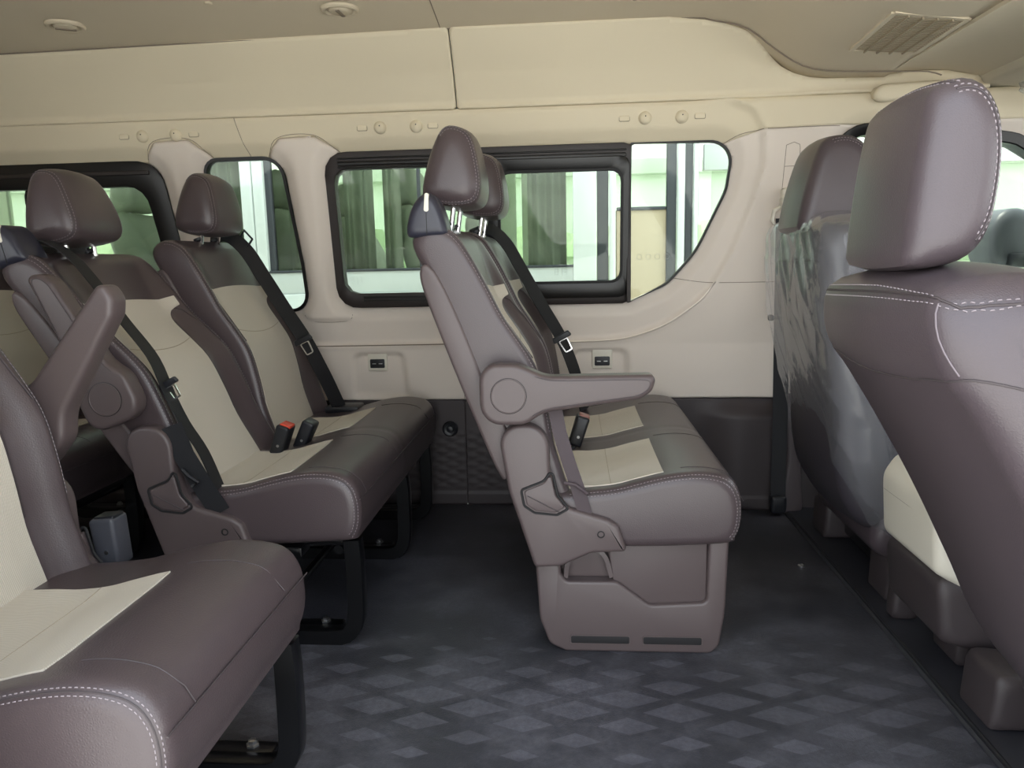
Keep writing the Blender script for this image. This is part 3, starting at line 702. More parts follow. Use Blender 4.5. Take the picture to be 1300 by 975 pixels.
def bench(name, loc, label, dx, y0, y1, seats, side, arm_deg, base, cat_group, inserts, detail=1, cap_near=True, head=True):
    """side -1: recliner and armrest on the low-Y flank, +1: on the high-Y flank"""
    T_ = thing(name, loc, label, 'seat', cat_group)
    sh = lambda p: (p[0]+dx, p[1], p[2])
    hinge_delta = math.radians(seats[0][2]) if side < 0 else math.radians(seats[-1][2])
    cuts = [(seats[i][1]+seats[i+1][0])/2 for i in range(len(seats)-1)]
    def cd(x, z, y):
        d = 0
        for c in cuts:
            if z > .3 and x > -.1: d += .007*math.exp(-((y-c)/.006)**2)
        if z > .375 and -.12 < x < .24:
            for a, b in inserts: d += .004*float(sstep(0, .05, min(y-a, b-y)))*float(sstep(.24, .16, x))
        return d
    ny = 60 if len(seats) > 1 else 30
    r = .026
    cu = prism(CUSH, y0, y1, r, 5, ny, cd).build('cushion', leather, T_, xf=sh)
    # cream inserts on the seat
    for a, b in inserts:
        nx, nw = 26, 20; V = []; xs = np.linspace(-.095, .203, nx)
        def top(x, y, dz=.0022): return ztop(x)-cd(x, ztop(x), y)+dz+.004*float(sstep(.05, .0, x))
        for i, x in enumerate(xs):
            for j in range(nw+1):
                y = a+(b-a)*j/nw; e = (i == nx-1 or j in (0, nw))
                V.append((x, y, top(x, y, -.004 if e else .0022)))
        # crown of the edge: pull second ring close to border
        V2 = []
        for i in range(nx):
            for j in range(nw+1):
                x, y, z = V[i*(nw+1)+j]
                if j == 1: y = a+.002
                if j == nw-1: y = b-.002
                if i == nx-2: x = xs[-1]-.002
                V2.append((x, y, z if (i == nx-1 or j in (0, nw)) else top(x, y)))
        Fc = [(i*(nw+1)+j, (i+1)*(nw+1)+j, (i+1)*(nw+1)+j+1, i*(nw+1)+j+1) for i in range(nx-1) for j in range(nw)]
        ci = MB().add(V2, Fc).build('cushion_insert', cream, cu, 60, recalc=False, xf=sh)
        tube([sh((.085, y, top(.085, y, .002))) for y in np.linspace(a+.004, b-.004, 14)], .0009, 5).build('insert_seam', mat('insert_seam', 'a89c88', .9) if 'insert_seam' not in MATS else MATS['insert_seam'], cu)
    rng = mark_range(CUSH, lambda p: (p[0] > -.02 and p[1] > .385) or (p[0] > .355))
    seamset(CUSH, r, y0, -1, rng, cu, sh, a=.75, sc=.8 if len(seats) > 1 else .95)
    tube([sh((.371, y, .372)) for y in np.linspace(y0+.009, y1-.009, 30)], .0013, 6).build('front_seam', leather_seam, cu)
    for a, b in inserts[:]:
        tube([sh((x, b+.028, ztop(x)+.0003)) for x in np.linspace(.215, .345, 14)]+[sh((.371, b+.030, .385))], .0009, 5).build('panel_seam', leather_seam, cu)
    for a, b in inserts[:1]:
        tube([sh((x, a+.018-.03*max(0, .27-x), ztop(x)+.0003)) for x in np.linspace(.24, .345, 12)]+[sh((.3625, a+.024, .40)), sh((.371, a+.030, .375))], .0010, 5).build('panel_seam', leather_seam, cu)
    # backrests
    for si, (a, b, dl, hc) in enumerate(seats):
        th = TH0+math.radians(dl); ct, st = math.cos(th), math.sin(th); hw = (b-a)/2; c = (a+b)/2
        X = lambda p, ct=ct, st=st: (PIV[0]-p[2]*st+p[0]*ct+dx, p[1], PIV[1]+p[2]*ct+p[0]*st)
        dlr = math.radians(dl)
        R = lambda p, dlr=dlr: (PIV[0]+(p[0]-PIV[0])*math.cos(dlr)-(p[2]-PIV[1])*math.sin(dlr)+dx, p[1], PIV[1]+(p[0]-PIV[0])*math.sin(dlr)+(p[2]-PIV[1])*math.cos(dlr))
        bd = lambda u, v, y, c=c, hw=hw: rec(y-c, v, hw) if (u > .055 and -.185 < v < .54) else 0
        bk = prism(BACK, a, b, .024, 5, 26, bd).build('backrest', leather, T_, xf=X)
        # rear plastic shell, wraps the sides a little
        shl = smooth_closed([(-.022, .0), (-.024, .2), (-.02, .40), (-.012, .462), (.006, .478), (.022, .455), (.030, .36), (.030, .18), (.036, .04), (.02, -.03), (-.01, -.03)], .015)
        prism(shl, a-.005, b+.005, .008, 3, 3).build('back_shell', shellp if detail else shellp, bk, xf=X)
        nv, nw = 46, 20; V = []; Fc = []
        vs = np.concatenate([np.linspace(-.168, .30, 20), np.linspace(.306, .392, 26)])
        def hwid(v): return float(np.interp(v, [0, .10, .26, .29, .31, .325, .337, .346, .353, .358, .40], [.64, .64, .65, .658, .67, .69, .72, .755, .80, .88, .89]))*hw
        def fr(v, w, o): return uf(v)-rec(w, v, hw)+o
        for i, v in enumerate(vs):
            h = hwid(v)
            for j in range(nw+1):
                w_ = -h+2*h*j/nw
                if j == 1: w_ = -h+.003
                if j == nw-1: w_ = h-.003
                vv = v if i < nv-1 else vs[-1]+.0
                if i == nv-2: vv = vs[-1]-.003
                vv -= .018*abs(w_/hw)**2*(v/.39)
                V.append((fr(vv, w_, -.005 if (j in (0, nw) or i == nv-1) else .0022), c+w_, vv))
        Fc = [(i*(nw+1)+j, (i+1)*(nw+1)+j, (i+1)*(nw+1)+j+1, i*(nw+1)+j+1) for i in range(nv-1) for j in range(nw)]
        MB().add(V, Fc).build('back_insert', cream, bk, 60, recalc=False, xf=X)
        def line(f, rad=.001, nm='insert_seam', m=None):
            tube([X((fr(v, w_, .0025), c+w_, v)) for v, w_ in f], rad, 5, up=(0, 1, .1)).build(nm, m or MATS['insert_seam'], bk)
        line([(.245-.02*(1-(t)**2), t*hwid(.24)*.98) for t in np.linspace(-1, 1, 20)])
        # bolster outline seams
        for s in (-1, 1):
            pts = [(v, s*(hwid(v)+.002)) for v in np.linspace(.02, .33, 18)]+[(.345, s*hw*.78), (.33, s*hw*.85), (.28, s*hw*.90), (.2, s*hw*.92)]
            tube([X((fr(v, w_, .0012), c+w_, v)) for v, w_ in pts], .0012, 5, up=(0, 1, .1)).build('bolster_seam', leather_seam, bk)
        rg = mark_range(BACK, lambda p: p[0] > .045 and p[1] > .02)
        for s, yy in ((-1, a), (1, b)):
            seamset(BACK, .024, yy, s, rg, bk, X, a=.85, sc=.7)
        # headrest
        if head:
            hl, hr_ = hc-.118, hc+.118
            drop = .028 if abs(dx) > .5 else 0
            def HX(p, hc=hc, R=R, drop=drop):
                k = max(0, (p[2]-1.03)/.18); return R((p[0]-.006-drop*.1, hc+(p[1]-hc)*(1-.20*k*k), p[2]-drop))
            hd = prism(HEAD, hl, hr_, .042, 7, 10, lambda x, z, y, hc=hc: -.005*max(0, 1-((y-hc)/.075)**2)).build('headrest', leather, T_, xf=HX)
            rg = mark_range(HEAD, lambda p: p[0] > -.30)
            for s, yy in ((-1, hl), (1, hr_)): seamset(HEAD, .042, yy, s, rg, hd, HX, a=1.0, sc=.7)
            for s in (-1, 1):
                p0 = R((-.272, hc+s*.055, 1.045)); p1 = X((.060, hc+s*.055, .530))
                tube([p0, p1], .0062, 10).build('headrest_post', chrome, hd)
                q = X((.060, hc+s*.055, .548)); q2 = X((.060, hc+s*.055, .556))
                sweep([q, q2], circ(.014, 12), (0, 1, 0)).build('post_sleeve', black_plastic, hd)
        # belt cap on the outer shoulder
        if si == (0 if side < 0 else len(seats)-1) and cap_near:
            ya, yb = (a-.006, a+.085) if side < 0 else (b-.085, b+.006)
            capl = smooth_closed([(-.352, .965), (-.350, .985), (-.342, 1.012), (-.325, 1.038), (-.304, 1.048), (-.287, 1.036), (-.274, 1.01), (-.264, .972), (-.268, .958), (-.31, .954), (-.345, .955)], .006)
            cp = prism(capl, ya, yb, .018, 5, 3).build('belt_cap', cap_plastic, bk, xf=R)
            yy = ya-.0008 if side < 0 else yb
            lb = fillet([(-.3115, 1.008), (-.3005, 1.008), (-.2995, 1.046), (-.3075, 1.047)], .0045, 4)
            prism(lb, ya-.0012, ya+.03, .001).build('guide_slot', cream_plastic, cp, xf=R)
            tube([R((-.306, ya-.0002, z)) for z in (.958, .98, 1.006)], .0008, 5, up=(1, 0, .01)).build('cap_joint', rubber, cp)
    # recliner cover
    ya, yb = (y0-.018, y0+.035) if side < 0 else (y1-.035, y1+.018)
    ys_, yo = (ya, -1) if side < 0 else (yb, 1)
    rc = prism(RECL, ya, yb, .010, 4).build('recliner_cover', shellp, T_, xf=sh)
    lev = fillet([(-.046, .452), (-.062, .425), (-.114, .404), (-.108, .368), (-.085, .352), (-.036, .347), (-.010, .362), (-.034, .392)], [.006, .03, .008, .012, .012, .01, .006, .03], 5)
    rimz = ys_-.0005*(-yo)
    tube([sh((x, ys_+yo*.0003, z)) for x, z in lev], .0028, 6, closed=True, up=(0, 1, .01)).build('lever_gap', dark_gap, rc)
    lv2 = [(x*.86-.067*.14, z*.86+.388*.14) for x, z in lev]
    prism(lv2, *( (ya-.004, ya+.01) if side < 0 else (yb-.01, yb+.004)), .003).build('recline_lever', shellp, rc, xf=sh)
    tube([sh((-.10, ys_+yo*.0042, .392)), sh((-.03, ys_+yo*.0042, .355))], .0012, 5).build('lever_groove', leather_seam, rc)
    lathe([(.008, 0), (.0085, yo*.0012), (.006, yo*.0016), (.005, -yo*.003), (.0001, -yo*.003)], 'y', (.060+dx, ys_, .303), 16).build('bolt_hole', dark_gap, rc)
    # seat-back hinge bracket between shell and cover
    cc, ss = math.cos(hinge_delta), math.sin(hinge_delta)
    RH = lambda p: (PIV[0]+(p[0]-PIV[0])*cc-(p[2]-PIV[1])*ss+dx, p[1], PIV[1]+(p[0]-PIV[0])*ss+(p[2]-PIV[1])*cc)
    # armrest turning about its disc
    c0 = RH((-.134, 0, .620)); ar = math.radians(arm_deg); ca, sa = math.cos(ar), math.sin(ar)
    RA = lambda p: (c0[0]+(p[0]+.134)*ca-(p[2]-.620)*sa, p[1], c0[2]+(p[0]+.134)*sa+(p[2]-.620)*ca)
    wa = .052; aa, ab = (y0-.055, y0-.055+wa) if side < 0 else (y1+.055-wa, y1+.055)
    am = prism(ARM, aa, ab, .0118, 5, 2).build('armrest', shellp, T_, xf=RA)
    fy = aa if side < 0 else ab
    lathe([(.0375, 0), (.0375, yo*.0011), (.0362, yo*.0014), (.0352, yo*.0004), (.0001, yo*.0006)], 'y', (c0[0], fy, c0[2]), 40).build('pivot_cap', shellp, am)
    tube([(c0[0]+.0378*math.cos(t), fy+yo*.0004, c0[2]+.0378*math.sin(t)) for t in np.linspace(0, 6.2, 40)], .0009, 5, closed=True, up=(0, 1, .01)).build('pivot_ring', dark_gap, am)
    ri = inset_g(ARM, .009); rg = mark_range(ARM, lambda p: p[0] > -.09)
    tube([RA((ri[k % len(ri)][0], fy+yo*.0002, ri[k % len(ri)][1])) for k in range(*rg)], .0007, 5, up=(0, 1, .01)).build('armrest_joint', leather_seam, am)
    # base
    if base == 'skirt':
        SK = fillet([(-.088, .222), (-.080, .08), (-.058, .018), (-.02, .0), (.312, .0), (.330, .02), (.342, .10), (.347, .278), (.303, .272), (.300, .124), (.172, .116), (.098, .172), (-.018, .172), (-.030, .19), (-.030, .224)],
                    [.008, .08, .03, .02, .02, .03, .3, .008, .008, .014, .03, .03, .014, .01, .006], 6)
        sk = prism(SK, y0+.028, y0+.075, .007, 4).build('skirt', shellp, T_, xf=sh)
        prism(fillet([(.075, .27), (.302, .272), (.302, .112), (.165, .105), (.09, .16)], .01), y0+.042, y0+.07, .004).build('skirt_plate', shellp, sk, xf=sh)
        prism(fillet([(-.035, .262), (.09, .268), (.09, .15), (-.035, .15)], .01), y0+.062, y0+.072, .002).build('skirt_recess', shellp, sk, xf=sh)
        P = smooth_open([(-.018, .176), (-.012, .215), (.012, .240), (.05, .244), (.072, .225), (.085, .178)], .008)
        sweep([(x+dx, y0+.048, z) for x, z in P], [(-.004, -.010), (.006, -.008), (.006, .012), (-.004, .012)], (0, 1, 0)).build('scoop_rim', shellp, sk)
        for xa, xb in ((-.008, .126), (.158, .290)):
            prism(fillet([(xa, .022), (xb, .022), (xb, .040), (xa, .040)], .004), y0+.0265, y0+.05, .0005).build('slot', dark_gap, sk, xf=sh)
            P = fillet([(xa-.001, .021), (xb+.001, .021), (xb+.001, .041), (xa-.001, .041)], .005)
            tube([(x+dx, y0+.027, z) for x, z in P], .0014, 6, closed=True, up=(0, 1, .01)).build('slot_rim', shellp, sk)
        prism(SK, y1-.10, y1-.05, .007, 3).build('skirt', shellp, T_, xf=sh)
        box(-.06+dx, .30+dx, y0+.08, y1-.11, .20, .262, .01).build('seat_pan', metal_black, T_)
        box(-.03+dx, .26+dx, y0+.09, y0+.13, .0, .21, .01).build('under_frame', metal_black, T_); box(-.03+dx, .26+dx, y1-.16, y1-.12, .0, .21, .01).build('under_frame', metal_black, T_)
    else:
        lys = (y0+.055, (y0+y1)/2+.08, y1-.06) if len(seats) > 1 else (y0+.08, y1-.04)
        box(-.13+dx, .33+dx, y0+.05, y1-.04, .245, .268, .006).build('seat_pan', metal_black, T_)
        for ly in lys:
            pth = [(.335, .262), (.338, .20), (.336, .08), (.326, .040), (.296, .018), (.20, .016), (.06, .016), (-.06, .016), (-.10, .03), (-.11, .07), (-.10, .25)]
            P = [(x+dx, ly, z) for x, z in smooth_open(pth, .012)]
            lg = sweep(P, [(-.018, -.018), (.018, -.018), (.020, -.015), (.020, .015), (.018, .018), (-.018, .018), (-.020, .015), (-.020, -.015)], (0, 1, 0)).build('leg', metal_black, T_)
            prism(fillet([(.0, .004), (.29, .004), (.29, .034), (.16, .034), (.0, .034), (-.06, .004)], .004), ly+.01, ly+.05, .002).build('foot_plate', metal_black, lg, xf=sh)
            for bx in (.245, .03): lathe([(.012, 0), (.012, .004), (.008, .005), (.008, .011), (.0001, .012)], 'z', (bx+dx, ly+.036, .034), 6).build('bolt', steel, lg)
            box(.12+dx, .22+dx, ly-.03, ly+.03, .225, .25, .004).build('bracket', metal_black, lg)
        for z, x in ((.235, .30), (.04, .10)):
            tube([(x+dx, y0+.05, z), (x+dx, y1-.05, z)], .012, 10).build('cross_bar', metal_black, T_)
    return T_
def ribbon(name, pts, m, parent, w=.046, step=.02):
    return sweep(smooth_open(pts, step), rect(.0022, w), (0, 1, .001)).build(name, m, parent)
def buckle(parent, p, ang, m, h=.085, w=.055, d=.034, button=None, logo=False):
    loop = fillet([(-d/2, 0), (d/2, 0), (d/2*1.1, h), (-d/2*1.1, h)], [.006, .006, .008, .008], 4)
    ca, sa = math.cos(ang), math.sin(ang)
    X = lambda q: (p[0]+q[0]*ca+q[2]*sa, p[1]+q[1], p[2]-q[0]*sa+q[2]*ca)
    b = prism(loop, -w/2, w/2, .007, 3).build('buckle', m, parent, xf=X)
    if button: prism(fillet([(-d*.36, h-.012), (d*.50, h-.012), (d*.50, h+.0035), (-d*.36, h+.0035)], .003), -w*.36, w*.36, .003).build('release_button', button, b, xf=X)
    sweep([X((0, 0, .01)), X((-.004, 0, -.06))], rect(.008, .03), (0, 1, 0)).build('buckle_stalk', m, b)
    lathe([(.004, 0), (.0038, -.0008), (.0001, -.001)], 'y', X((.002, -w/2, h*.33)), 12).build('rivet', steel, b)
    return b
def tongue(parent, p, ang=0, s=1.0):
    """latch plate hanging on webbing: a metal loop in a black grip"""
    ca, sa = math.cos(ang), math.sin(ang)
    X = lambda q: (p[0]+(q[0]*ca-q[2]*sa)*s, p[1]+q[1]*s, p[2]+(q[0]*sa+q[2]*ca)*s)
    g = prism(fillet([(-.028, -.006), (.028, -.006), (.024, .010), (-.024, .010)], .004), -.006, .006, .003).build('belt_tongue', black_plastic, parent, xf=X)
    loop = fillet([(-.012, -.006), (.012, -.006), (.0095, -.040), (-.0095, -.040)], .004)
    sweep([X((x, 0, z)) for x, z in loop], rect(.004, .003), (0, 1, .01), closed=True).build('tongue_plate', chrome, g)
_fb = sorted((v, u) for u, v in BACK if u > .088 and -.2 < v < .50 or (u > .06 and v > .49 and v < .54)); _fv = [p[0] for p in _fb]; _fu = [p[1] for p in _fb]
def uf(v): return float(np.interp(v, _fv, _fu))
_ct = sorted((x, z) for x, z in CUSH if z > .375); _cx = [p[0] for p in _ct]; _cz = [p[1] for p in _ct]
def ztop(x): return float(np.interp(x, _cx, _cz))
A = bench('double_seat', (.1, 2.1, 0), 'upright two-place brown seat in the centre with plastic skirt and lowered armrest', 0, 1.615, 2.62,
          [(1.63, 2.085, 0, 1.865), (2.10, 2.60, -1, 2.35)], -1, 0, 'skirt', 'double passenger seats', [(1.652, 1.975), (2.13, 2.43)])
B = bench('double_seat', (-.75, 2.1, 0), 'reclined two-place seat left of centre on black metal legs, red buckle button on it', -.855, 1.615, 2.62,
          [(1.63, 2.085, 11.5, 1.86), (2.10, 2.60, 0, 2.35)], -1, 112, 'legs', 'double passenger seats', [(1.652, 1.975), (2.13, 2.43)])
D = bench('double_seat', (-1.62, 2.1, 0), 'rearmost two-place seat at the left edge, glimpsed behind the raised armrest', -1.72, 1.615, 2.62,
          [(1.63, 2.085, 2, 1.86), (2.10, 2.60, 0, 2.35)], -1, 0, 'legs', 'double passenger seats', [(1.652, 1.975), (2.13, 2.43)])
Cs = bench('single_seat', (-.75, 1.0, 0), 'single brown seat nearest the camera at bottom left with raised armrest behind it', -.835, .745, 1.225,
           [(.765, 1.215, -2, 1.0)], 1, 50, 'legs', None, [(.79, 1.085)], head=True)
# belts, buckles
pass; ribbon('lap_belt', [(-.05, 1.606, .56), (-.035, 1.603, .50), (-.010, 1.600, .42), (.012, 1.600, .36)], webbing_brown, A, .004).hide_render = False
def flat_belt(name, pts, m, parent, w=.028):
    """webbing seen edge-on to the cabin side: width in the XZ plane"""
    return sweep(pts, rect(w, .002), (0, 1, .001)).build(name, m, parent)
bpy.data.objects.remove(bpy.data.objects['lap_belt'])
flat_belt('lap_belt', [(-.040, 1.608, .60), (-.028, 1.606, .53), (-.008, 1.606, .46), (.012, 1.606, .40), (.026, 1.608, .345)], webbing_brown, A, .030)
tube([(-.02, 1.600, .42), (.005, 1.598, .415), (.03, 1.600, .395)], .004, 6).build('belt_loop', webbing_brown, A)
def on_back(dx, dl, pts):
    th = TH0+math.radians(dl); c, s = math.cos(th), math.sin(th)
    return [(PIV[0]-v*s+u*c+dx, y, PIV[1]+v*c+u*s) for u, v, y in pts]
FARB = [(.03, .562, 2.45), (.09, .558, 2.455), (.125, .50, 2.46), (.142, .40, 2.465), (.160, .28, 2.47), (.182, .15, 2.475), (.185, .05, 2.49), (.178, -.03, 2.52), (.168, -.12, 2.55)]
TW = [(-.018, -.019), (-.016, -.021), (.018, .019), (.016, .021)]
sweep(smooth_open(on_back(0, -1, [(u-.006, v, y) for u, v, y in FARB]), .02), TW, (0, 1, .001)).build('shoulder_belt', webbing, A)
q = on_back(0, -1, [(.180, .15, 2.445)])[0]; tongue(A, q, .5, 1.2)
buckle(A, (.005, 2.03, .40), .30, black_plastic, button=mat('dull_red', '8a5a52', .5))
buckle(B, (-.815, 1.985, .39), .35, black_plastic, button=red_button, w=.06)
buckle(B, (-.775, 2.05, .39), .45, black_plastic)
sweep(smooth_open(on_back(-.855, 0, [(u-.006, v, y) for u, v, y in FARB]), .02), TW, (0, 1, .001)).build('shoulder_belt', webbing, B)
q = on_back(-.855, 0, [(.180, .15, 2.445)])[0]; tongue(B, q, .45, 1.2)
tube([(-1.10, 2.48, .99), (-1.075, 2.47, 1.02), (-1.045, 2.46, .99), (-1.06, 2.45, .965)], .004, 6).build('belt_hook', black_plastic, B)
box(-.86, -.74, 2.52, 2.61, .39, .415, .008).build('belt_anchor', black_plastic, B)
ribbon('shoulder_belt', on_back(-.855, 11.5, [(.03, .575, 1.715), (.085, .565, 1.72), (.118, .50, 1.722), (.134, .40, 1.712), (.146, .30, 1.695), (.166, .19, 1.668), (.162, .10, 1.642), (.152, .02, 1.636), (.148, -.06, 1.636), (.12, -.16, 1.645)]), webbing, B, .044)
q = on_back(-.855, 11.5, [(.172, .115, 1.645)])[0]; tongue(B, q, .5, .9)
flat_belt('lap_belt', [(-.905, 1.61, .55), (-.88, 1.607, .48), (-.838, 1.607, .40), (-.808, 1.61, .345)], webbing, B, .05)
tube([(-.885, 1.602, .45), (-.87, 1.599, .435), (-.85, 1.60, .42), (-.865, 1.60, .41)], .005, 6).build('belt_loop', webbing, B)
buckle(Cs, (-.866, 1.30, .350), -.08, grey_plastic, h=.095, w=.05, d=.045, button=black_plastic)
# rear face latch on the centre seat
box(-.328, -.305, 1.72, 1.735, .835, .865, .004).build('coat_hook', black_plastic, A)

# ------------------------------------------------------------------ front seats
def front_seat(name, loc, label, yc, hw, prof, head, postx, seamz, r=.05):
    T_ = thing(name, loc, label, 'seat')
    lp = smooth_closed(prof, .015); y0, y1 = yc-hw, yc+hw
    zt = max(p[1] for p in prof); zb = min(p[1] for p in prof)
    def TX(p):
        k = (p[2]-zb)/(zt-zb); s = 1-.16*max(0, (k-.72)/.28)**2-.05*(1-k); return (p[0], yc+(p[1]-yc)*s, p[2])
    bk = prism(lp, y0, y1, r, 8, 14, lambda x, z, y: -.012*max(0, 1-((y-yc)/(hw-.06))**2)).build('backrest', leather_front, T_, xf=TX)
    hp = smooth_closed(head, .010); hy = .122
    def HX(p):
        k = (p[2]-min(q[1] for q in head))/.22; return (p[0], yc+(p[1]-yc)*(1-.07*max(0, k)**2), p[2])
    hd = prism(hp, yc-hy, yc+hy, .034, 8, 10, lambda x, z, y: -.005*max(0, 1-((y-yc)/.085)**2)).build('headrest', leather_front, T_, xf=HX)
    zc = sum(q[1] for q in head)/len(head); xc = sum(q[0] for q in head)/len(head)
    rg = mark_range(hp, lambda p: (p[1] > zc+.055 and p[0] > xc-.020) or (p[0] > xc+.03 and p[1] > zc-.10))
    for s, yy in ((-1, yc-hy), (1, yc+hy)): seamset(hp, .034, yy, s, rg, hd, HX, a=.72, sc=.9, sr=.0013)
    for s in (-1, 1): tube([(postx, yc+s*.055, zc), (postx-.01, yc+s*.055, zt-.05)], .0065, 10).build('headrest_post', chrome, hd)
    return T_, bk, hd, lp, TX
dprof = [(.400, .853), (.397, .81), (.410, .765), (.445, .715), (.497, .63), (.553, .53), (.615, .405), (.665, .30), (.73, .215), (.80, .20), (.86, .26), (.83, .34), (.75, .46), (.69, .60), (.64, .72), (.60, .81), (.565, .862), (.50, .876), (.44, .871)]
dhead = [(.402, .884), (.399, .91), (.404, .98), (.411, 1.04), (.420, 1.084), (.436, 1.096), (.456, 1.101), (.480, 1.093), (.499, 1.062), (.505, 1.02), (.503, .97), (.495, .925), (.475, .895), (.44, .882)]
_DS = 0
DS, dbk, dhd, dlp, dTX = front_seat('driver_seat', (.75, 1.06, 0), 'big brown front seat at the right edge, its back and headrest nearest the camera', 1.055, .235, dprof, dhead, .455, .76)
def surf_pts(o, pts, lift=.0006):
    A_, B_ = [], []; L = Vector(WL[o.name])
    for p in pts:
        ok, loc, n, i = o.closest_point_on_mesh(Vector(p)-L); A_.append(tuple(loc+L+n*lift)); B_.append(tuple(n))
    return A_, B_
bpy.context.view_layer.update()
def top_seam(o, yc, hy, x, z):
    base = dens([(x+.012, yc-hy+.022, z-.004), (x+.004, yc-hy+.04, z), (x+.002, yc, z+.01), (x, yc+hy-.035, z), (x-.002, yc+hy-.02, z-.01)])
    surf_line(o, base, .0014, 'top_seam', o); mb = MB()
    for d in (-.006, .006):
        A_, B_ = surf_pts(o, [(a+d, b, c) for a, b, c in base]); stitches(A_, B_, mb, w=.0012, h=.0006)
    mb.build('stitching', thread, o, recalc=False, kind='stuff')
pbk_shaded = mat('leather_shaded', '38343a', .5, .3, 300)  # seat leather darkened: shade behind the driver seat put into the colour
PIN = lambda pts, y: [(x, y, z) for x, z in pts]
def dens(pts, step=.012): return smooth_open(pts, step)
def surf_line(bk, pts, rad, name, parent, m=leather_seam, nrm=None, st=False):
    """drop a seam on the seat back by nearest point on the mesh"""
    bpy.context.view_layer.update(); P = []; Q = []; L = Vector(WL[bk.name])
    for p in pts:
        ok, loc, n, i = bk.closest_point_on_mesh(Vector(p)-L)
        P.append(tuple(loc+L+n*.0004)); Q.append(tuple(n))
    tube(P, rad, 6, up=(.2, 1, .1)).build(name, m, parent)
    return P, Q
ya, yb = .83, 1.28
# shoulder seam with a double row of white thread
for dz, stt in ((0, True),):
    base = dens([(.40, 1.27, .846), (.392, 1.15, .848), (.39, 1.0, .852), (.395, .86, .855), (.43, .825, .860), (.50, .82, .866), (.56, .82, .862), (.60, .82, .83)])
    P, Q = surf_line(dbk, base, .0016, 'shoulder_seam', dbk)
    mb = MB()
    for o in (-.008, .008):
        pts = [(x, y, z+o) for x, y, z in base]; A_, B_ = [], []
        L = Vector(WL[dbk.name])
        for p in pts:
            ok, loc, n, i = dbk.closest_point_on_mesh(Vector(p)-L); A_.append(tuple(loc+L+n*.0006)); B_.append(tuple(n))
        stitches(A_, B_, mb, w=.0012, h=.0006, ln=.005, gap=.004)
    mb.build('stitching', thread, dbk, recalc=False, kind='stuff')
surf_line(dbk, dens([(.392, .866, .850), (.392, .862, .82), (.402, .855, .79), (.418, .848, .764)]), .0012, 'side_piping', dbk, mat('light_piping', '6f656a', .5))
surf_line(dbk, dens([(.425, 1.27, .756), (.43, 1.10, .757), (.43, .95, .761), (.435, .845, .763), (.50, .825, .745), (.56, .82, .70), (.62, .82, .66)]), .0016, 'lower_seam', dbk)
top_seam(dhd, 1.055, .122, .432, 1.10)
# bottom flap of carpet, recline bracket and rail cover
prism(smooth_closed([(.655, .345), (.69, .27), (.75, .19), (.80, .165), (.83, .20), (.78, .28), (.70, .37)], .015), .845, 1.26, .02, 4).build('carpet_flap', carpet, DS)
prism(smooth_closed([(.80, .12), (1.22, .14), (1.34, .20), (1.36, .30), (1.28, .34), (1.0, .31), (.82, .28)], .02), .83, 1.29, .03, 5, 4).build('cushion', leather_front, DS)
box(.83, 1.2, .92, 1.20, .05, .16, .01).build('seat_frame', metal_black, DS)
for yy in (1.35, .90):
    rcv = prism(fillet([(.772, .012), (.95, .012), (.95, .105), (.78, .125)], [.006, .006, .01, .02], 6), yy, yy+.13, .016, 4).build('rail_cover', dark_trim, DS)
    box(.84, 1.22, yy+.03, yy+.10, .008, .06, .004).build('seat_rail', metal_black, DS)
box(.81, .90, 1.18, 1.30, .10, .20, .012).build('recline_bracket', black_plastic, DS)
# passenger seat wrapped in clear film
pprof = [(x+.062*min(1, max(0, (z-.1)/.4)), z) for x, z in [(.560, .965), (.552, .90), (.560, .80), (.578, .66), (.600, .52), (.625, .39), (.665, .28), (.73, .20), (.80, .19), (.83, .26), (.80, .40), (.77, .55), (.745, .70), (.72, .84), (.695, .93), (.66, .972), (.60, .980)]]
phead = [(.592, .963), (.588, .99), (.598, 1.05), (.613, 1.11), (.630, 1.163), (.648, 1.190), (.68, 1.200), (.722, 1.195), (.755, 1.165), (.768, 1.11), (.765, 1.05), (.745, .99), (.71, .968), (.65, .962)]
PS, pbk, phd, plp, pTX = front_seat('passenger_seat', (.85, 2.15, 0), 'brown front passenger seat beside the door pillar, its back under clear plastic film', 2.15, .235, pprof, phead, .65, .86)
pbk.data.materials[0] = pbk_shaded
prism(smooth_closed([(.80, .12), (1.22, .14), (1.34, .20), (1.36, .30), (1.28, .34), (1.0, .31), (.82, .28)], .02), 1.92, 2.38, .03, 5, 4).build('cushion', leather_front, PS)
box(.83, 1.2, 2.0, 2.30, .05, .16, .01).build('seat_frame', metal_black, PS)
for yy, x in ((2.35, .79), (1.90, .80)):
    prism(fillet([(x, .012), (x+.16, .012), (x+.16, .115), (x+.004, .125)], [.006, .006, .01, .015], 6), yy, yy+.13, .014, 4).build('rail_cover', dark_trim, PS)
surf_line(pbk, dens([(.56, 2.35, .88), (.56, 2.15, .885), (.56, 1.95, .88)]), .0016, 'shoulder_seam', pbk)
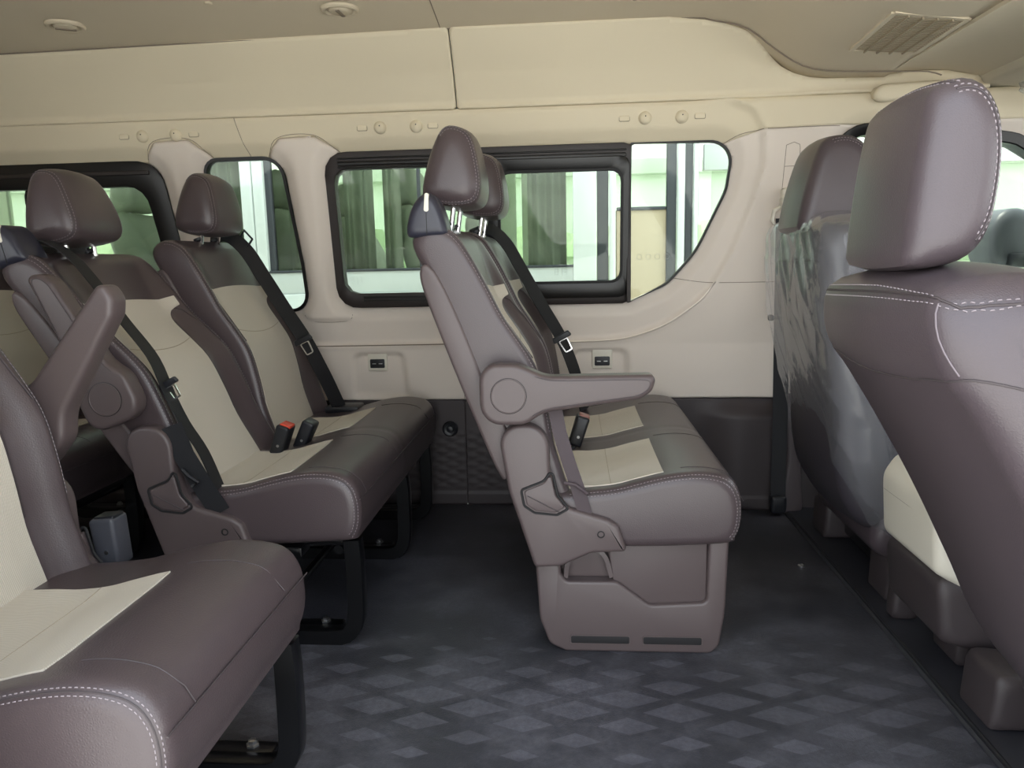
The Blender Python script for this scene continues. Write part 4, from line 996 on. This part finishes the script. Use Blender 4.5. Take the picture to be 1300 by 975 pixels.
# clear film draped over the passenger backrest
fo = smooth_closed([(.600, .975), (.594, .90), (.597, .78), (.610, .68), (.632, .58), (.662, .47), (.695, .34), (.75, .23), (.83, .16), (.90, .20), (.92, .30), (.89, .45), (.86, .62), (.83, .80), (.79, .95), (.73, .997), (.65, 1.000)], .012)
from mathutils import noise
def fdisp(x, z, y):
    p = Vector((x*2, y*8+z*2.0, z*1.5-y*1.5))
    a = 1-abs(noise.noise(p))*2; b = 1-abs(noise.noise(Vector((x*5+3, y*16-z*7, z*4))))*2
    return -(.010*max(0, a)**2*(1 if z < .9 else .6)+.006*max(0, b)**3*float(np.interp(z, [.3, .6, .85], [.9, .8, 1])))
fb = prism(resample(fo, .009), 1.875, 2.41, .084, 12, 60, fdisp, r1=.04); 
fb.build('plastic_film', film_m, PS, 60, recalc=False)
# centre console between the front seats
cn = thing('center_console', (.9, 1.6, 0), 'white and dark grey console box between the two front seats', 'console')
dxc, dzc = .035, -.022
prism(fillet([(.722, .262), (.712, .40), (.742, .448), (1.14, .455), (1.15, .26), (1.05, .228), (.80, .215)], [.03, .05, .03, .03, .03, .03, .08], 7), 1.49, 1.765, .022, 6, 3).build('console_box', cream_plastic, cn)
tube([(.7155, 1.745, .365), (.7155, 1.62, .365), (.7165, 1.51, .365), (.725, 1.4955, .365), (.745, 1.4895, .365), (1.0, 1.4895, .365)], .0012, 6).build('lid_joint', seamb, cn)
prism(fillet([(.74, .4505), (1.0, .4525), (1.0, .456), (.74, .454)], .001), 1.53, 1.72, .002).build('tray_mat', mat('tray_mat', 'a9b0ac', .6), cn)
prism(fillet([(.745, .11), (.728, .265), (.82, .225), (1.06, .235), (1.20, .25), (1.22, .13), (1.0, .085), (.82, .09)], .025, 6), 1.495, 1.77, .022, 5, 3).build('console_base', dark_trim, cn)
box(.82, .93, 1.58, 1.70, .012, .12, .014, 3).build('console_foot', dark_trim, cn)
prism(fillet([(.775, .012), (.84, .012), (.84, .15), (.785, .155)], .012, 4), 1.80, 1.85, .012, 3).build('bracket_cover', dark_trim, cn)
# sun visor in film
vis = thing('sun_visor', (1.33, 2.1, 1.38), 'folded sun visor behind the large headrest at the top right', 'sun visor')
prism(smooth_closed([(1.30, 1.365), (1.50, 1.31), (1.51, 1.295), (1.49, 1.29), (1.30, 1.345), (1.285, 1.355)], .02), 1.85, 2.35, .012, 4).build('visor_panel', mat('visor', 'b9b4a6', .7), vis)
prism(smooth_closed([(1.29, 1.372), (1.51, 1.317), (1.52, 1.295), (1.49, 1.280), (1.29, 1.335), (1.275, 1.352)], .02), 1.83, 2.37, .015, 3, 20, lambda x, z, y: .004*noise.noise(Vector((x*30, y*30, z*30)))).build('visor_film', film_m, vis)

# ------------------------------------------------------------------ outside
gr = MB().add([(-30, -14, -.55), (30, -14, -.55), (30, 40, -.55), (-30, 40, -.55)], [(0, 1, 2, 3)]).build('ground', asphalt, at=(0, 0, -.55)); gr['kind'] = 'structure'
# neighbouring white van: near side with window openings, far side, roof, glass
nv = thing('white_van', (-1.5, 4.3, -.55), 'white van parked alongside, seen through the cabin windows', 'van')
def plate(name, rects, y0, y1, m, parent):
    mb = MB()
    for a in rects: box(a[0], a[1], y0, y1, a[2], a[3], .006, 2, mb)
    return mb.build(name, m, parent)
YN = 3.42
plate('side_body', [(-4.6, .115, -.25, .772)], YN, YN+.06, white_paint, nv)
plate('body_ledge', [(-4.6, .012, .772, .872)], YN+.012, YN+.06, grey_sill, nv)
plate('front_pillar', [(.010, .113, .74, 1.75)], YN, YN+.06, white_paint, nv)
plate('middle_pillar', [(-1.493, -1.440, .872, 1.6), (-1.436, -1.385, .872, 1.6)], YN, YN+.05, white_paint, nv)
plate('pillar_seal', [(-1.387, -1.355, .872, 1.6)], YN+.02, YN+.05, grey_plastic, nv)
plate('roof_rail', [(-4.6, .115, 1.53, 1.85)], YN, YN+.06, white_paint, nv)
plate('window_gasket', [(-4.6, .012, .868, .880), (-.684, -.668, .87, 1.55)], YN+.004, YN+.03, grey_plastic, nv)
plate('far_side', [(-4.6, .1, -.25, .70), (-4.6, .1, 1.62, 1.85), (-4.6, -3.9, .7, 1.62), (-2.3, -2.1, .7, 1.62), (-.56, -.36, .7, 1.62), (-.32, -.20, .7, 1.62), (-.95, -.90, .7, 1.62)], 5.10, 5.15, van_inner, nv)
plate('roof', [(-4.6, .115, 1.84, 1.88)], YN+.06, 5.15, white_paint, nv)
plate('van_floor', [(-4.6, .1, -.02, .02)], YN+.07, 5.09, van_inner, nv)
for a, b in ((-4.6, -1.50), (-1.38, .012)): plate('window_glass', [(a, b, .875, 1.55)], YN+.035, YN+.04, glass_far, nv)
plate('window_glass', [(-4.5, .05, .70, 1.62)], 5.12, 5.125, glass_far, nv)
def van_chair(x, y, lab, k=1.0, lean=.10):
    t = thing('van_seat', (x, y, 0), lab, 'seat', 'seats inside the neighbouring van')
    lp = smooth_closed([(x-.04, .35), (x-.10-lean*.3, .75), (x-.12-lean, 1.10), (x-.07-lean, 1.18), (x-lean, 1.15), (x+.02, .95), (x+.09, .70), (x+.10, .45)], .03)
    prism(lp, y, y+.45, .05, 4, 3).build('backrest', van_seat, t)
    hl = smooth_closed([(x-.14-lean, 1.20), (x-.13-lean, 1.33), (x-.07-lean, 1.38), (x-.01-lean, 1.33), (x-.01-lean, 1.21), (x-.08-lean, 1.19)], .02)
    prism(hl, y+.10, y+.36, .04, 4, 2).build('headrest', van_seat, t)
    prism(smooth_closed([(x-.02, .28), (x+.42, .28), (x+.45, .38), (x+.38, .44), (x-.02, .42)], .03), y, y+.45, .04, 3, 2).build('cushion', van_seat, t)
    tube([(x-.06-lean, y+.17, 1.1), (x-.07-lean, y+.17, 1.22)], .008, 6).build('headrest_post', steel, t)
    return t
van_chair(-.64, 3.66, 'dark rounded seat in the neighbouring van just left of the centre headrest')
van_chair(-1.30, 3.66, 'dark seat in the neighbouring van behind the narrow window pillar')
van_chair(-.40, 4.45, 'dark far-side seat in the neighbouring van seen through the sliding pane')
van_chair(-1.20, 4.45, 'dark far-side seat in the neighbouring van seen in the large left pane')
van_chair(-2.10, 3.66, 'dark seat in the neighbouring van behind the leftmost window')
# hanging covers (clear-coated curtains) in the neighbouring van
for x0, x1, lab in ((-1.07, -.93, 'grey-green curtain hanging in the neighbouring van, leftmost in the large window'), (-.88, -.80, 'narrow grey-green curtain in the neighbouring van, left pane of the large window'), (-.20, -.02, 'grey-green curtain hanging in the neighbouring van, behind the sliding pane'), (-1.34, -1.22, 'grey-green curtain in the neighbouring van, behind the narrow window'), (-1.72, -1.52, 'grey-green curtain in the neighbouring van, behind the leftmost window')):
    P = [(x, 3.60+.018*math.sin((x-x0)*95), 0) for x in np.linspace(x0, x1, 40)]
    mb = MB(); V = [(x, y, z) for z in (.60, 1.0, 1.5) for x, y, _ in P]+[(x, y+.004, z) for z in (.60, 1.0, 1.5) for x, y, _ in P]
    n = 40; Fc = [(k*n+i, k*n+i+1, (k+1)*n+i+1, (k+1)*n+i) for k in (0, 1, 3, 4) for i in range(n-1)]
    o = mb.add(V, Fc).build('curtain', van_seat, None, recalc=False, at=(x0, 3.6, .6)); tag(o, lab, 'curtain', 'curtains in the neighbouring van')
# second vehicle further forward: tan door, white posts, dark gaps
tv = thing('parked_vehicle', (.7, 3.6, -.55), 'second parked vehicle with tan door panel and white pillars beyond the curved quarter pane', 'van')
plate('tan_door', [(.205, .445, -.25, 1.12)], 3.50, 3.56, tan_panel, tv)
plate('door_glass', [(.205, .445, 1.12, 1.6)], 3.52, 3.525, glass_far, tv)
plate('white_post', [(.172, .200, -.3, 1.8)], 3.46, 3.50, white_paint, tv)
plate('white_post', [(.470, .502, -.3, 1.8)], 3.46, 3.50, white_paint, tv)
plate('white_post', [(.540, .560, -.3, 1.8)], 3.46, 3.50, white_paint, tv)
plate('dark_edge', [(.118, .170, -.3, 1.8)], 3.50, 3.53, grey_plastic, tv)
plate('dark_edge', [(.425, .468, -.3, 1.8)], 3.48, 3.52, grey_plastic, tv)
plate('dark_edge', [(.503, .538, -.3, 1.8)], 3.48, 3.52, grey_plastic, tv)
plate('dark_edge', [(.575, .600, .3, 1.8)], 3.70, 3.74, grey_plastic, tv)
plate('belt_rail', [(.205, .425, 1.112, 1.128)], 3.49, 3.51, grey_plastic, tv)
plate('rear_panel', [(.6, 4.5, -.3, .80)], 3.70, 3.76, white_paint, tv)
dm = thing('door_mirror', (1.5, 2.95, .85), 'dark exterior mirror outside the front window at the right edge', 'mirror')
prism(smooth_closed([(1.50, .86), (1.49, .98), (1.53, 1.04), (1.60, 1.04), (1.64, .98), (1.64, .88), (1.57, .83)], .02), 2.84, 3.04, .03, 5, 3).build('mirror_housing', grey_plastic, dm)
box(1.54, 1.60, 2.72, 2.86, .84, .89, .01).build('mirror_arm', black_plastic, dm)
plate('side_window', [(.66, 4.4, .86, 1.30)], 3.71, 3.72, glass_far, tv)
plate('roof_rail', [(.62, 4.5, 1.30, 1.42)], 3.70, 3.76, white_paint, tv)
plate('window_post', [(1.55, 1.62, .80, 1.32), (2.5, 2.58, .80, 1.32)], 3.70, 3.76, white_paint, tv)
plate('inner_side', [(.62, 4.5, -.3, .80)], 5.2, 5.25, van_inner, tv)
# greenery and pale hall beyond
hb = MB(); random.seed(2)
for k in range(60):
    x = -14+28*k/59; r = .7+random.random()*.5; V = []
    lathe([(r, 0), (r*1.1, .6), (r*.9, 1.2+random.random()*.4), (r*.4, 1.7+random.random()*.3), (.001, 1.95)], 'z', (x, 11+random.random(), -.55), 9, hb)
hd_ = hb.build('hedge', hedge_m, at=(0, 11, -.55)); tag(hd_, 'long pale green hedge beyond the parked vans', 'hedge')
lawn = MB().add([(-30, 6.5, -.54), (30, 6.5, -.54), (30, 30, -.54), (-30, 30, -.54)], [(0, 1, 2, 3)]).build('lawn', hedge_m, at=(0, 12, -.54)); lawn['kind'] = 'structure'
hall = thing('long_building', (0, 22, -.55), 'long pale building far beyond the hedge', 'building')
plate('hall_wall', [(-22, 22, -.5, 3.2)], 22, 22.3, white_paint, hall); plate('hall_roof', [(-22.3, 22.3, 3.2, 3.6)], 21.6, 22.6, grey_sill, hall)
